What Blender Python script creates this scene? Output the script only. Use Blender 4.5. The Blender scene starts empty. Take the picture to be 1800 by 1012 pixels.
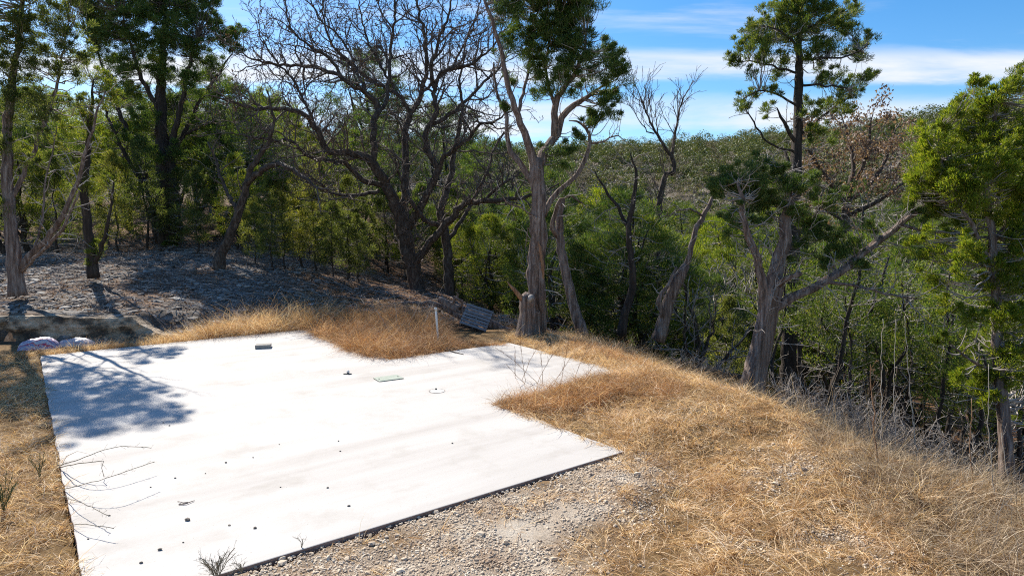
import bpy, math, random
import numpy as np
from mathutils import Vector as V
R = math.radians
random.seed(7); rng = np.random.default_rng(7)
sc = bpy.context.scene
col = sc.collection

# ------------------------------------------------------------ camera
CAMH, PITCH, F = 3.5, R(5.8), 1150.0
cam = bpy.data.objects.new('camera', bpy.data.cameras.new('camera')); col.objects.link(cam)
cam.location = (0, 0, CAMH); cam.rotation_euler = (R(90) - PITCH, 0, 0)
cam.data.sensor_width = 36; cam.data.lens = F / 1800 * 36
cam.data.clip_start = 0.1; cam.data.clip_end = 3000
sc.camera = cam
# ------------------------------------------------------------ world, sun, exposure
SUN_AZ, SUN_EL = R(-37), R(41)       # azimuth from +Y, negative = left
w = bpy.data.worlds.new('World'); sc.world = w; w.use_nodes = True
nt = w.node_tree; nt.nodes.clear()
def N(nt, t, **k):
    n = nt.nodes.new(t)
    for a, b in k.items(): setattr(n, a, b)
    return n
def world_nodes():
    L = nt.links.new
    out = N(nt, 'ShaderNodeOutputWorld'); bg = N(nt, 'ShaderNodeBackground'); bg.inputs[1].default_value = 0.105
    sky = N(nt, 'ShaderNodeTexSky', sky_type='NISHITA', sun_disc=False)
    sky.sun_elevation = SUN_EL; sky.sun_rotation = SUN_AZ
    sky.altitude = 300; sky.air_density = 1.0; sky.dust_density = 0.5; sky.ozone_density = 3.0
    hs = N(nt, 'ShaderNodeHueSaturation'); hs.inputs['Saturation'].default_value = 1.36; hs.inputs['Value'].default_value = .86
    L(sky.outputs[0], hs.inputs['Color'])
    tc = N(nt, 'ShaderNodeTexCoord')
    # clouds live on a flat layer overhead: direction / height
    sep = N(nt, 'ShaderNodeSeparateXYZ'); L(tc.outputs['Generated'], sep.inputs[0])
    ay = N(nt, 'ShaderNodeMath', operation='ABSOLUTE'); L(sep.outputs[1], ay.inputs[0]); my = N(nt, 'ShaderNodeMath', operation='MAXIMUM'); L(ay.outputs[0], my.inputs[0]); my.inputs[1].default_value = .15
    az = N(nt, 'ShaderNodeMath', operation='DIVIDE'); L(sep.outputs[0], az.inputs[0]); L(my.outputs[0], az.inputs[1])
    ez = N(nt, 'ShaderNodeMath', operation='DIVIDE'); L(sep.outputs[2], ez.inputs[0]); L(my.outputs[0], ez.inputs[1])
    cmb = N(nt, 'ShaderNodeCombineXYZ'); L(az.outputs[0], cmb.inputs[0]); L(ez.outputs[0], cmb.inputs[1])
    mp = N(nt, 'ShaderNodeMapping'); L(cmb.outputs[0], mp.inputs[0]); mp.inputs['Scale'].default_value = (1.6, 11, 1); mp.inputs['Rotation'].default_value = (0, 0, R(3))
    mp.inputs['Location'].default_value = (3.3, 0.4, 0)
    no = N(nt, 'ShaderNodeTexNoise'); no.inputs['Scale'].default_value = 1.5; no.inputs['Detail'].default_value = 9; no.inputs['Roughness'].default_value = .58
    no.inputs['Distortion'].default_value = .35
    L(mp.outputs[0], no.inputs[0])
    # elevation band of cirrus
    def band(lo, hi, soft):
        a = N(nt, 'ShaderNodeMapRange', interpolation_type='SMOOTHERSTEP'); a.inputs[1].default_value = lo - soft; a.inputs[2].default_value = lo + soft
        b = N(nt, 'ShaderNodeMapRange', interpolation_type='SMOOTHERSTEP'); b.inputs[1].default_value = hi - soft; b.inputs[2].default_value = hi + soft; b.inputs[3].default_value = 1; b.inputs[4].default_value = 0
        m = N(nt, 'ShaderNodeMath', operation='MULTIPLY')
        # wobble height with noise
        wob = N(nt, 'ShaderNodeMath', operation='MULTIPLY_ADD'); L(no.outputs[0], wob.inputs[0]); wob.inputs[1].default_value = .06; L(ez.outputs[0], wob.inputs[2])
        L(wob.outputs[0], a.inputs[0]); L(wob.outputs[0], b.inputs[0]); L(a.outputs[0], m.inputs[0]); L(b.outputs[0], m.inputs[1]); return m
    b1 = band(.236, .280, .012); b2 = band(.165, .208, .014)
    mx = N(nt, 'ShaderNodeMath', operation='MAXIMUM'); L(b1.outputs[0], mx.inputs[0])
    b2s = N(nt, 'ShaderNodeMath', operation='MULTIPLY'); L(b2.outputs[0], b2s.inputs[0]); b2s.inputs[1].default_value = 1.0; L(b2s.outputs[0], mx.inputs[1])
    wsp = N(nt, 'ShaderNodeMapRange', interpolation_type='SMOOTHSTEP'); L(no.outputs[0], wsp.inputs[0]); wsp.inputs[1].default_value = .50; wsp.inputs[2].default_value = .78
    wsp.inputs[4].default_value = .55
    big = N(nt, 'ShaderNodeMapRange'); L(no.outputs[0], big.inputs[0]); big.inputs[1].default_value = .36; big.inputs[2].default_value = .60; big.inputs[3].default_value = .35; big.inputs[4].default_value = 1
    bm = N(nt, 'ShaderNodeMath', operation='MULTIPLY'); L(mx.outputs[0], bm.inputs[0]); L(big.outputs[0], bm.inputs[1])
    m2 = N(nt, 'ShaderNodeMath', operation='MAXIMUM'); L(bm.outputs[0], m2.inputs[0]); L(wsp.outputs[0], m2.inputs[1])
    mix = N(nt, 'ShaderNodeMix', data_type='RGBA'); L(m2.outputs[0], mix.inputs[0]); L(hs.outputs[0], mix.inputs[6]); mix.inputs[7].default_value = (4.7, 4.9, 5.3, 1)
    L(mix.outputs[2], bg.inputs[0]); L(bg.outputs[0], out.inputs[0])
world_nodes()
sl = bpy.data.lights.new('sun', 'SUN'); sl.energy = 4.9; sl.angle = R(.5); sl.color = (1, .94, .84)
so = bpy.data.objects.new('sun', sl); col.objects.link(so)
sd = V((math.sin(SUN_AZ) * math.cos(SUN_EL), math.cos(SUN_AZ) * math.cos(SUN_EL), math.sin(SUN_EL)))
so.rotation_euler = sd.to_track_quat('Z', 'Y').to_euler(); so.location = sd * 80
vs = sc.view_settings; vs.view_transform = 'Standard'; vs.look = 'None'; vs.gamma = 1; vs.exposure = 0.92
sc.cycles.use_denoising = False; sc.cycles.sample_clamp_indirect = 3; sc.cycles.filter_width = 1.1
sc.cycles.max_bounces = 6; sc.cycles.diffuse_bounces = 3; sc.cycles.transmission_bounces = 3

# ------------------------------------------------------------ helpers
def at(px, py, Y):
    """the world point at ground distance Y seen at photo pixel px, py"""
    X = (px - 900) / F; Z = (506 - py) / F
    d = V((X, math.cos(PITCH) + Z * math.sin(PITCH), -math.sin(PITCH) + Z * math.cos(PITCH)))
    return V((0, 0, CAMH)) + d * (Y / d.y)
def gp(px, py, z=0.0):
    X = (px - 900) / F; Z = (506 - py) / F
    d = V((X, math.cos(PITCH) + Z * math.sin(PITCH), -math.sin(PITCH) + Z * math.cos(PITCH)))
    return V((0, 0, CAMH)) + d * ((z - CAMH) / d.z)
def tag(o, label=None, cat=None, group=None, kind=None):
    if label: o['label'] = label
    if cat: o['category'] = cat
    if group: o['group'] = group
    if kind: o['kind'] = kind
    return o
def empty(name, loc, rz=0):
    o = bpy.data.objects.new(name, None); col.objects.link(o); o.location = loc; o.rotation_euler = (0, 0, rz); o.empty_display_size = .2; return o
def mesh_obj(name, verts, faces, mat, parent=None, smooth=False, origin=None):
    """verts (n,3) in world space, faces: list of arrays (m,3) / (m,4)"""
    me = bpy.data.meshes.new(name)
    verts = np.asarray(verts, dtype=np.float32)
    if parent is not None and origin is None: origin = parent.location
    if origin is not None: verts = verts - np.array(origin, dtype=np.float32)
    if not isinstance(faces, list): faces = [faces]
    faces = [np.asarray(f, dtype=np.int32) for f in faces if len(f)]
    tot = np.concatenate([np.full(len(f), f.shape[1], dtype=np.int32) for f in faces])
    idx = np.concatenate([f.ravel() for f in faces])
    me.vertices.add(len(verts)); me.vertices.foreach_set('co', verts.ravel())
    me.loops.add(len(idx)); me.loops.foreach_set('vertex_index', idx)
    me.polygons.add(len(tot)); st = np.zeros(len(tot), dtype=np.int32); st[1:] = np.cumsum(tot)[:-1]
    me.polygons.foreach_set('loop_start', st)
    me.polygons.foreach_set('use_smooth', np.full(len(tot), bool(smooth)))
    me.update(calc_edges=True)
    me.materials.append(mat)
    o = bpy.data.objects.new(name, me); col.objects.link(o)
    if parent is not None: o.parent = parent
    elif origin is not None: o.location = origin
    return o
class MB:
    def __init__(s): s.v = []; s.q = []; s.t = []; s.n = 0
    def add(s, v, q=None, t=None):
        v = np.asarray(v, dtype=float)
        s.v.append(v)
        if q is not None and len(q): s.q.append(np.asarray(q) + s.n)
        if t is not None and len(t): s.t.append(np.asarray(t) + s.n)
        s.n += len(v)
    def build(s, name, mat, parent=None, smooth=False, origin=None):
        fs = []
        if s.q: fs.append(np.concatenate(s.q))
        if s.t: fs.append(np.concatenate(s.t))
        return mesh_obj(name, np.concatenate(s.v), fs, mat, parent, smooth, origin)
    def tube(s, P, r, sides=6, flute=0., twist=0., cap=True, seed=0):
        P = np.asarray([tuple(p) for p in P], dtype=float); r = np.asarray(r, dtype=float); n = len(P)
        T = np.empty_like(P); T[1:-1] = P[2:] - P[:-2]; T[0] = P[1] - P[0]; T[-1] = P[-1] - P[-2]
        T /= np.linalg.norm(T, axis=1)[:, None] + 1e-9
        a = P[-1] - P[0]; a = a / (np.linalg.norm(a) + 1e-9)
        ref = np.array([1., 0, 0]) if abs(a[0]) < .75 else np.array([0, 1., 0])
        B = np.cross(T, ref); B /= np.linalg.norm(B, axis=1)[:, None] + 1e-9
        C = np.cross(T, B)
        th = np.linspace(0, 2 * np.pi, sides, endpoint=False)
        rr = np.repeat(r[:, None], sides, 1)
        if flute:
            tw = (np.arange(n) * twist)[:, None]
            rr = rr * (1 + flute * (.55 * np.sin(3 * th[None] + tw + seed) + .35 * np.sin(5 * th[None] - tw * .7 + seed * 2) + .4 * np.sin(9 * th[None] + tw * 1.3)))
        v = P[:, None] + rr[..., None] * (np.cos(th)[None, :, None] * B[:, None] + np.sin(th)[None, :, None] * C[:, None])
        i = np.arange(n - 1)[:, None] * sides; j = np.arange(sides)[None]; k = (j + 1) % sides
        q = np.stack([i + j, i + k, i + k + sides, i + j + sides], -1).reshape(-1, 4)
        v = v.reshape(-1, 3); t = None
        if cap:
            v = np.vstack([v, P[-1] + T[-1] * r[-1] * .6, P[0]])
            j = j[0]; k = k[0]; b = (n - 1) * sides
            t = np.vstack([np.stack([b + j, b + k, np.full(sides, n * sides)], -1), np.stack([k, j, np.full(sides, n * sides + 1)], -1)])
        s.add(v, q, t)
    def box(s, c, size, rot=None):
        c = np.array(c, float); h = np.array(size, float) / 2
        v = np.array([[x, y, z] for x in (-1, 1) for y in (-1, 1) for z in (-1, 1)], float) * h
        if rot is not None: v = v @ np.array(rot).T
        s.add(v + c, [[0, 1, 3, 2], [4, 6, 7, 5], [0, 4, 5, 1], [2, 3, 7, 6], [0, 2, 6, 4], [1, 5, 7, 3]])

# value noise in numpy
def _h(ix, iy, s):
    n = (ix * 374761393 + iy * 668265263 + s * 974634777) & 0xffffffff
    n = ((n ^ (n >> 13)) * 1274126177) & 0xffffffff
    return ((n ^ (n >> 16)) & 0xffff) / 65535.0
def vnoise(x, y, s=0):
    x = np.asarray(x, float); y = np.asarray(y, float)
    ix = np.floor(x).astype(np.int64); iy = np.floor(y).astype(np.int64); fx = x - ix; fy = y - iy
    fx = fx * fx * (3 - 2 * fx); fy = fy * fy * (3 - 2 * fy)
    return (_h(ix, iy, s) * (1 - fx) + _h(ix + 1, iy, s) * fx) * (1 - fy) + (_h(ix, iy + 1, s) * (1 - fx) + _h(ix + 1, iy + 1, s) * fx) * fy
def fbm(x, y, s=0, o=4):
    a = 0; am = 1; t = 0
    for k in range(o):
        a = a + am * vnoise(x * 2 ** k, y * 2 ** k, s + k); t += am; am *= .5
    return a / t
def sstep(a, b, x):
    t = np.clip((x - a) / (b - a), 0, 1); return t * t * (3 - 2 * t)

# ------------------------------------------------------------ materials
def newmat(name):
    m = bpy.data.materials.new(name); m.use_nodes = True; m.node_tree.nodes.clear(); return m, m.node_tree
def ramp(nt, stops, interp='LINEAR'):
    r = N(nt, 'ShaderNodeValToRGB'); cr = r.color_ramp; cr.interpolation = interp
    while len(cr.elements) > 1: cr.elements.remove(cr.elements[-1])
    cr.elements[0].position = stops[0][0]; cr.elements[0].color = (*stops[0][1], 1)
    for p, c in stops[1:]:
        e = cr.elements.new(p); e.color = (*c, 1)
    return r
def noise(nt, scale, detail=6, rough=.6, vec=None, mscale=None, dist=0):
    n = N(nt, 'ShaderNodeTexNoise'); n.inputs['Scale'].default_value = scale; n.inputs['Detail'].default_value = detail; n.inputs['Roughness'].default_value = rough; n.inputs['Distortion'].default_value = dist
    tc = N(nt, 'ShaderNodeTexCoord'); src = tc.outputs['Object']
    if mscale:
        mp = N(nt, 'ShaderNodeMapping'); mp.inputs['Scale'].default_value = mscale; nt.links.new(src, mp.inputs[0]); src = mp.outputs[0]
    nt.links.new(src, n.inputs[0]); return n
def mixc(nt, fac, a, b, mode='MIX'):
    m = N(nt, 'ShaderNodeMix', data_type='RGBA', blend_type=mode)
    for s, v in ((0, fac), (6, a), (7, b)):
        if isinstance(v, (int, float)): m.inputs[s].default_value = v
        elif isinstance(v, tuple): m.inputs[s].default_value = (*v, 1)
        else: nt.links.new(v, m.inputs[s])
    return m.outputs[2]
def leaf_mat(name, stops, trans=.4, big=((.0, (.75, .75, .75)), (1, (1.25, 1.2, 1.1))), scale=1.1, rough=.6, obj=.35, tint=(1.18, 1.12, .62)):
    m, nt = newmat(name); L = nt.links.new
    geo = N(nt, 'ShaderNodeNewGeometry'); r = ramp(nt, stops); L(geo.outputs['Random Per Island'], r.inputs[0])
    n = noise(nt, scale, 3, .5); mr = N(nt, 'ShaderNodeMapRange'); mr.inputs[1].default_value = .3; mr.inputs[2].default_value = .7; L(n.outputs[0], mr.inputs[0])
    rb = ramp(nt, list(big)); L(mr.outputs[0], rb.inputs[0])
    c = mixc(nt, 1., r.outputs[0], rb.outputs[0], 'MULTIPLY')
    oi = N(nt, 'ShaderNodeObjectInfo'); ro = ramp(nt, [(0, (1 - obj, 1 - obj * .7, 1 - obj * .6)), (.5, (1, 1, 1)), (1, (1 + obj, 1 + obj * .6, 1 - obj * .2))]); L(oi.outputs['Random'], ro.inputs[0])
    c = mixc(nt, 1., c, ro.outputs[0], 'MULTIPLY')
    d = N(nt, 'ShaderNodeBsdfPrincipled'); d.inputs['Roughness'].default_value = rough; d.inputs['Specular IOR Level'].default_value = .35; L(c, d.inputs['Base Color'])
    t = N(nt, 'ShaderNodeBsdfTranslucent'); tcol = mixc(nt, 1., c, tint, 'MULTIPLY'); L(tcol, t.inputs[0])
    mx = N(nt, 'ShaderNodeMixShader'); mx.inputs[0].default_value = trans; L(d.outputs[0], mx.inputs[1]); L(t.outputs[0], mx.inputs[2])
    o = N(nt, 'ShaderNodeOutputMaterial'); L(mx.outputs[0], o.inputs[0]); return m
def solid_mat(name, stops, scale=8, mscale=None, bump=.0, bscale=None, rough=.85, detail=6, spec=.25, dist=0, metallic=0, bdist=.02):
    m, nt = newmat(name); L = nt.links.new
    n = noise(nt, scale, detail, .65, mscale=mscale, dist=dist); r = ramp(nt, stops); L(n.outputs[0], r.inputs[0])
    d = N(nt, 'ShaderNodeBsdfPrincipled'); d.inputs['Roughness'].default_value = rough; d.inputs['Specular IOR Level'].default_value = spec; d.inputs['Metallic'].default_value = metallic
    L(r.outputs[0], d.inputs['Base Color'])
    if bump:
        b = N(nt, 'ShaderNodeBump'); b.inputs['Strength'].default_value = bump; b.inputs['Distance'].default_value = bdist
        n2 = noise(nt, bscale or scale, 5, .7, mscale=mscale); L(n2.outputs[0], b.inputs['Height']); L(b.outputs[0], d.inputs['Normal'])
    o = N(nt, 'ShaderNodeOutputMaterial'); L(d.outputs[0], o.inputs[0]); return m
M = {}
M['oak_bark'] = solid_mat('oak_bark', [(.3, (.028, .02, .016)), (.5, (.075, .054, .042)), (.7, (.17, .14, .115))], 9, (1, 1, .35), 1, 14, bdist=.05)
M['juniper_bark'] = solid_mat('juniper_bark', [(.3, (.06, .038, .028)), (.46, (.15, .105, .084)), (.6, (.27, .215, .185)), (.8, (.46, .41, .37))], 12, (1, 1, .09), 1, 16, bdist=.06)
M['dark_bark'] = solid_mat('dark_bark', [(.3, (.02, .015, .012)), (.55, (.055, .042, .034)), (.75, (.12, .10, .08))], 10, (1, 1, .15), 1, 14, bdist=.05)
M['grey_wood'] = solid_mat('grey_wood', [(.3, (.16, .14, .125)), (.6, (.36, .33, .30)), (.8, (.5, .47, .44))], 9, (1, 1, .3), .7)
M['torn_wood'] = solid_mat('torn_wood', [(.3, (.14, .065, .035)), (.6, (.30, .17, .095))], 14, (1, 1, .15), .6)
M['twig'] = solid_mat('twig', [(.35, (.07, .05, .04)), (.65, (.19, .15, .125))], 5)
M['grey_twig'] = solid_mat('grey_twig', [(.35, (.17, .14, .12)), (.65, (.42, .38, .345))], 4)
M['juniper_leaf'] = leaf_mat('juniper_leaf', [(0, (.055, .10, .018)), (.4, (.10, .165, .028)), (.8, (.17, .22, .04)), (1, (.26, .25, .08))], .48)
M['dark_leaf'] = leaf_mat('dark_leaf', [(0, (.04, .085, .02)), (.45, (.08, .145, .03)), (.85, (.14, .20, .04)), (1, (.21, .20, .08))], .42, obj=.1)
M['young_leaf'] = leaf_mat('young_leaf', [(0, (.065, .095, .025)), (.45, (.13, .17, .045)), (.85, (.20, .23, .07)), (1, (.29, .27, .13))], .6)
M['bright_leaf'] = leaf_mat('bright_leaf', [(0, (.07, .13, .012)), (.4, (.15, .22, .018)), (.8, (.26, .31, .03)), (1, (.34, .33, .07))], .55, obj=.1)
M['rust_leaf'] = leaf_mat('rust_leaf', [(0, (.11, .065, .048)), (.5, (.21, .135, .105)), (1, (.32, .23, .185))], .35, obj=.1)
M['oak_leaf'] = leaf_mat('oak_leaf', [(0, (.07, .04, .03)), (1, (.17, .10, .07))], .2, obj=.1)
M['far_green'] = leaf_mat('far_green', [(0, (.04, .068, .022)), (.5, (.07, .102, .032)), (1, (.12, .14, .06))], .3, scale=.12, big=((0, (.7, .75, .8)), (1, (1.4, 1.25, 1.1))))
M['far_bare'] = leaf_mat('far_bare', [(0, (.065, .060, .050)), (.5, (.135, .122, .105)), (1, (.25, .235, .21))], .3, scale=.12)
grass_stops = [(0, (.20, .10, .036)), (.22, (.44, .275, .12)), (.55, (.67, .475, .26)), (.85, (.83, .67, .45)), (1, (.88, .80, .66))]
M['gold_grass'] = leaf_mat('gold_grass', grass_stops, .35, big=((0, (.70, .58, .50)), (.4, (1.02, .97, .92)), (1, (1.28, 1.3, 1.36))), scale=1.6, rough=.7, obj=0, tint=(1.1, 1.04, .74))
M['rusty_grass'] = leaf_mat('rusty_grass', [(0, (.16, .07, .028)), (.35, (.40, .205, .085)), (.75, (.61, .375, .19)), (1, (.78, .60, .41))], .3, scale=1.6, rough=.7, obj=0, tint=(1.1, 1.04, .74))
M['pale_grass'] = leaf_mat('pale_grass', [(0, (.16, .105, .065)), (.4, (.34, .25, .16)), (.8, (.52, .41, .29)), (1, (.70, .62, .50))], .3, scale=1.2, rough=.7, obj=0, tint=(1.1, 1.04, .74))
M['green_weed'] = leaf_mat('green_weed', [(0, (.06, .10, .04)), (1, (.15, .19, .08))], .3, obj=0)
M['stem'] = solid_mat('stem', [(.3, (.20, .10, .05)), (.7, (.38, .24, .14))], 6)
M['pale_stem'] = solid_mat('pale_stem', [(.3, (.30, .25, .19)), (.7, (.52, .47, .40))], 6)
M['grey_weed'] = solid_mat('grey_weed', [(.3, (.12, .10, .07)), (.7, (.30, .27, .20))], 6)
M['stone'] = solid_mat('stone', [(.3, (.30, .21, .14)), (.5, (.52, .42, .31)), (.75, (.70, .62, .50))], 3, rough=.9)
M['chip'] = solid_mat('chip', [(.3, (.085, .070, .058)), (.5, (.22, .195, .172)), (.7, (.52, .49, .45))], 1.2, rough=.9)
M['litter'] = leaf_mat('litter', [(0, (.10, .045, .02)), (.5, (.24, .115, .05)), (1, (.40, .25, .14))], .1, rough=.9, obj=0)
M['rock'] = solid_mat('rock', [(.3, (.07, .065, .06)), (.5, (.2, .19, .175)), (.7, (.42, .40, .37))], 4, bump=1, bscale=9, bdist=.03)
M['pebble'] = solid_mat('pebble', [(.3, (.10, .085, .07)), (.7, (.26, .22, .18))], 20)

def ground_mat():
    m, nt = newmat('ground'); L = nt.links.new
    at_ = N(nt, 'ShaderNodeAttribute'); at_.attribute_name = 'zone'; sp = N(nt, 'ShaderNodeSeparateColor'); L(at_.outputs['Color'], sp.inputs[0])
    # leaf litter
    n1 = noise(nt, 2.2, 8, .7); litter = ramp(nt, [(.3, (.04, .022, .013)), (.5, (.13, .07, .036)), (.65, (.25, .145, .08)), (.8, (.36, .27, .18))]); L(n1.outputs[0], litter.inputs[0])
    # grey rocky soil
    n2 = noise(nt, 3.1, 9, .75); rock = ramp(nt, [(.3, (.05, .038, .03)), (.48, (.14, .12, .10)), (.58, (.27, .25, .23)), (.72, (.50, .48, .45))]); L(n2.outputs[0], rock.inputs[0])
    # caliche gravel
    vo = N(nt, 'ShaderNodeTexVoronoi'); vo.inputs['Scale'].default_value = 47; tc = N(nt, 'ShaderNodeTexCoord'); L(tc.outputs['Object'], vo.inputs[0])
    n3 = noise(nt, 1.3, 7, .6); gr = ramp(nt, [(.3, (.33, .23, .155)), (.5, (.52, .43, .335)), (.7, (.66, .60, .51))]); L(n3.outputs[0], gr.inputs[0])
    vr = ramp(nt, [(0, (1.12, 1.12, 1.12)), (.5, (.85, .82, .77)), (.8, (.55, .48, .4))]); L(vo.outputs['Distance'], vr.inputs[0])
    grc = mixc(nt, .3, gr.outputs[0], vr.outputs[0], 'MULTIPLY')
    # thatch under the grass
    n4 = noise(nt, 6, 8, .7); th = ramp(nt, [(.3, (.09, .05, .02)), (.6, (.26, .165, .075)), (.8, (.40, .29, .16))]); L(n4.outputs[0], th.inputs[0])
    c = mixc(nt, sp.outputs[0], litter.outputs[0], rock.outputs[0])
    c = mixc(nt, sp.outputs[1], c, grc)
    c = mixc(nt, sp.outputs[2], c, th.outputs[0])
    d = N(nt, 'ShaderNodeBsdfPrincipled'); d.inputs['Roughness'].default_value = .95; d.inputs['Specular IOR Level'].default_value = .15; L(c, d.inputs['Base Color'])
    b = N(nt, 'ShaderNodeBump'); b.inputs['Strength'].default_value = 1; b.inputs['Distance'].default_value = .06
    nb = noise(nt, 11, 9, .8); add = N(nt, 'ShaderNodeMath', operation='SUBTRACT'); L(nb.outputs[0], add.inputs[0]); add.inputs[1].default_value = 0; L(add.outputs[0], b.inputs['Height']); L(b.outputs[0], d.inputs['Normal'])
    o = N(nt, 'ShaderNodeOutputMaterial'); L(d.outputs[0], o.inputs[0]); return m
def slab_mat(d1):
    m, nt = newmat('concrete'); L = nt.links.new
    tc = N(nt, 'ShaderNodeTexCoord'); mp = N(nt, 'ShaderNodeMapping'); mp.inputs['Rotation'].default_value = (0, 0, -math.atan2(d1.y, d1.x)); L(tc.outputs['Object'], mp.inputs[0])
    mp2 = N(nt, 'ShaderNodeMapping'); mp2.inputs['Scale'].default_value = (.10, 1.0, 1); L(mp.outputs[0], mp2.inputs[0])
    n = N(nt, 'ShaderNodeTexNoise'); n.inputs['Scale'].default_value = 1.3; n.inputs['Detail'].default_value = 7; n.inputs['Roughness'].default_value = .55; L(mp2.outputs[0], n.inputs[0])
    r = ramp(nt, [(.3, (.385, .355, .325)), (.42, (.435, .408, .378)), (.54, (.475, .45, .42)), (.8, (.49, .468, .44))]); L(n.outputs[0], r.inputs[0])
    n2 = noise(nt, 1.1, 8, .65); r2 = ramp(nt, [(.3, (.86, .845, .82)), (.48, (1, 1, 1))]); L(n2.outputs[0], r2.inputs[0])
    c = mixc(nt, 1., r.outputs[0], r2.outputs[0], 'MULTIPLY')
    # fine specks
    n3 = noise(nt, 38, 2, .5); r3 = ramp(nt, [(.70, (1, 1, 1)), (.76, (.6, .57, .52))]); L(n3.outputs[0], r3.inputs[0]); c = mixc(nt, 1., c, r3.outputs[0], 'MULTIPLY')
    # darker brown along the poured edge (side faces)
    geo = N(nt, 'ShaderNodeNewGeometry'); sp = N(nt, 'ShaderNodeSeparateXYZ'); L(geo.outputs['True Normal'], sp.inputs[0])
    ns = noise(nt, 5, 5, .6); rs = ramp(nt, [(.3, (.14, .095, .075)), (.7, (.30, .22, .19))]); L(ns.outputs[0], rs.inputs[0])
    mr = N(nt, 'ShaderNodeMapRange'); L(sp.outputs[2], mr.inputs[0]); mr.inputs[1].default_value = .3; mr.inputs[2].default_value = .7
    c = mixc(nt, mr.outputs[0], rs.outputs[0], c)
    d = N(nt, 'ShaderNodeBsdfPrincipled'); d.inputs['Roughness'].default_value = .85; d.inputs['Specular IOR Level'].default_value = .3; L(c, d.inputs['Base Color'])
    b = N(nt, 'ShaderNodeBump'); b.inputs['Strength'].default_value = .12; b.inputs['Distance'].default_value = .01; nb = noise(nt, 25, 4, .5); L(nb.outputs[0], b.inputs['Height']); L(b.outputs[0], d.inputs['Normal'])
    o = N(nt, 'ShaderNodeOutputMaterial'); L(d.outputs[0], o.inputs[0]); return m

# ------------------------------------------------------------ slab outline
pC = gp(1097, 793); pA = gp(70, 625); pB = gp(540, 578)
d1 = (pB - pA); d1.z = 0; d1.normalize()
d2 = V((d1.y, -d1.x, 0))                         # towards the camera
def uv(p): q = p - pA; return q.dot(d1), q.dot(d2)
def pt(u, v): return pA + d1 * u + d2 * v
uB, uC, vC = uv(pB)[0], *uv(pC)
uF, vF = uv(gp(890, 603)); uE, vE = uv(gp(1120, 660))
uG, vG = uB, vF
uEF = (uF + uE) / 2 + .1
slab_uv = [(0, 0), (uB, 0), (uB, vF), (uEF, vF), (uEF, vE), (uC, vE), (uC, vC), (0, vC)]
slab_poly = [pt(u, v) for u, v in slab_uv]
def in_poly(x, y, poly):
    x = np.asarray(x); y = np.asarray(y); ins = np.zeros(x.shape, bool); n = len(poly)
    for i in range(n):
        x1, y1 = poly[i][0], poly[i][1]; x2, y2 = poly[(i + 1) % n][0], poly[(i + 1) % n][1]
        c = ((y1 > y) != (y2 > y)) & (x < (x2 - x1) * (y - y1) / (y2 - y1 + 1e-12) + x1); ins ^= c
    return ins
def dist_poly(x, y, poly, closed=True):
    d = np.full(np.shape(x), 1e9); n = len(poly)
    for i in range(n if closed else n - 1):
        ax, ay = poly[i][0], poly[i][1]; bx, by = poly[(i + 1) % n][0], poly[(i + 1) % n][1]
        t = np.clip(((x - ax) * (bx - ax) + (y - ay) * (by - ay)) / ((bx - ax) ** 2 + (by - ay) ** 2), 0, 1)
        d = np.minimum(d, np.hypot(x - ax - t * (bx - ax), y - ay - t * (by - ay)))
    return d

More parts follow.
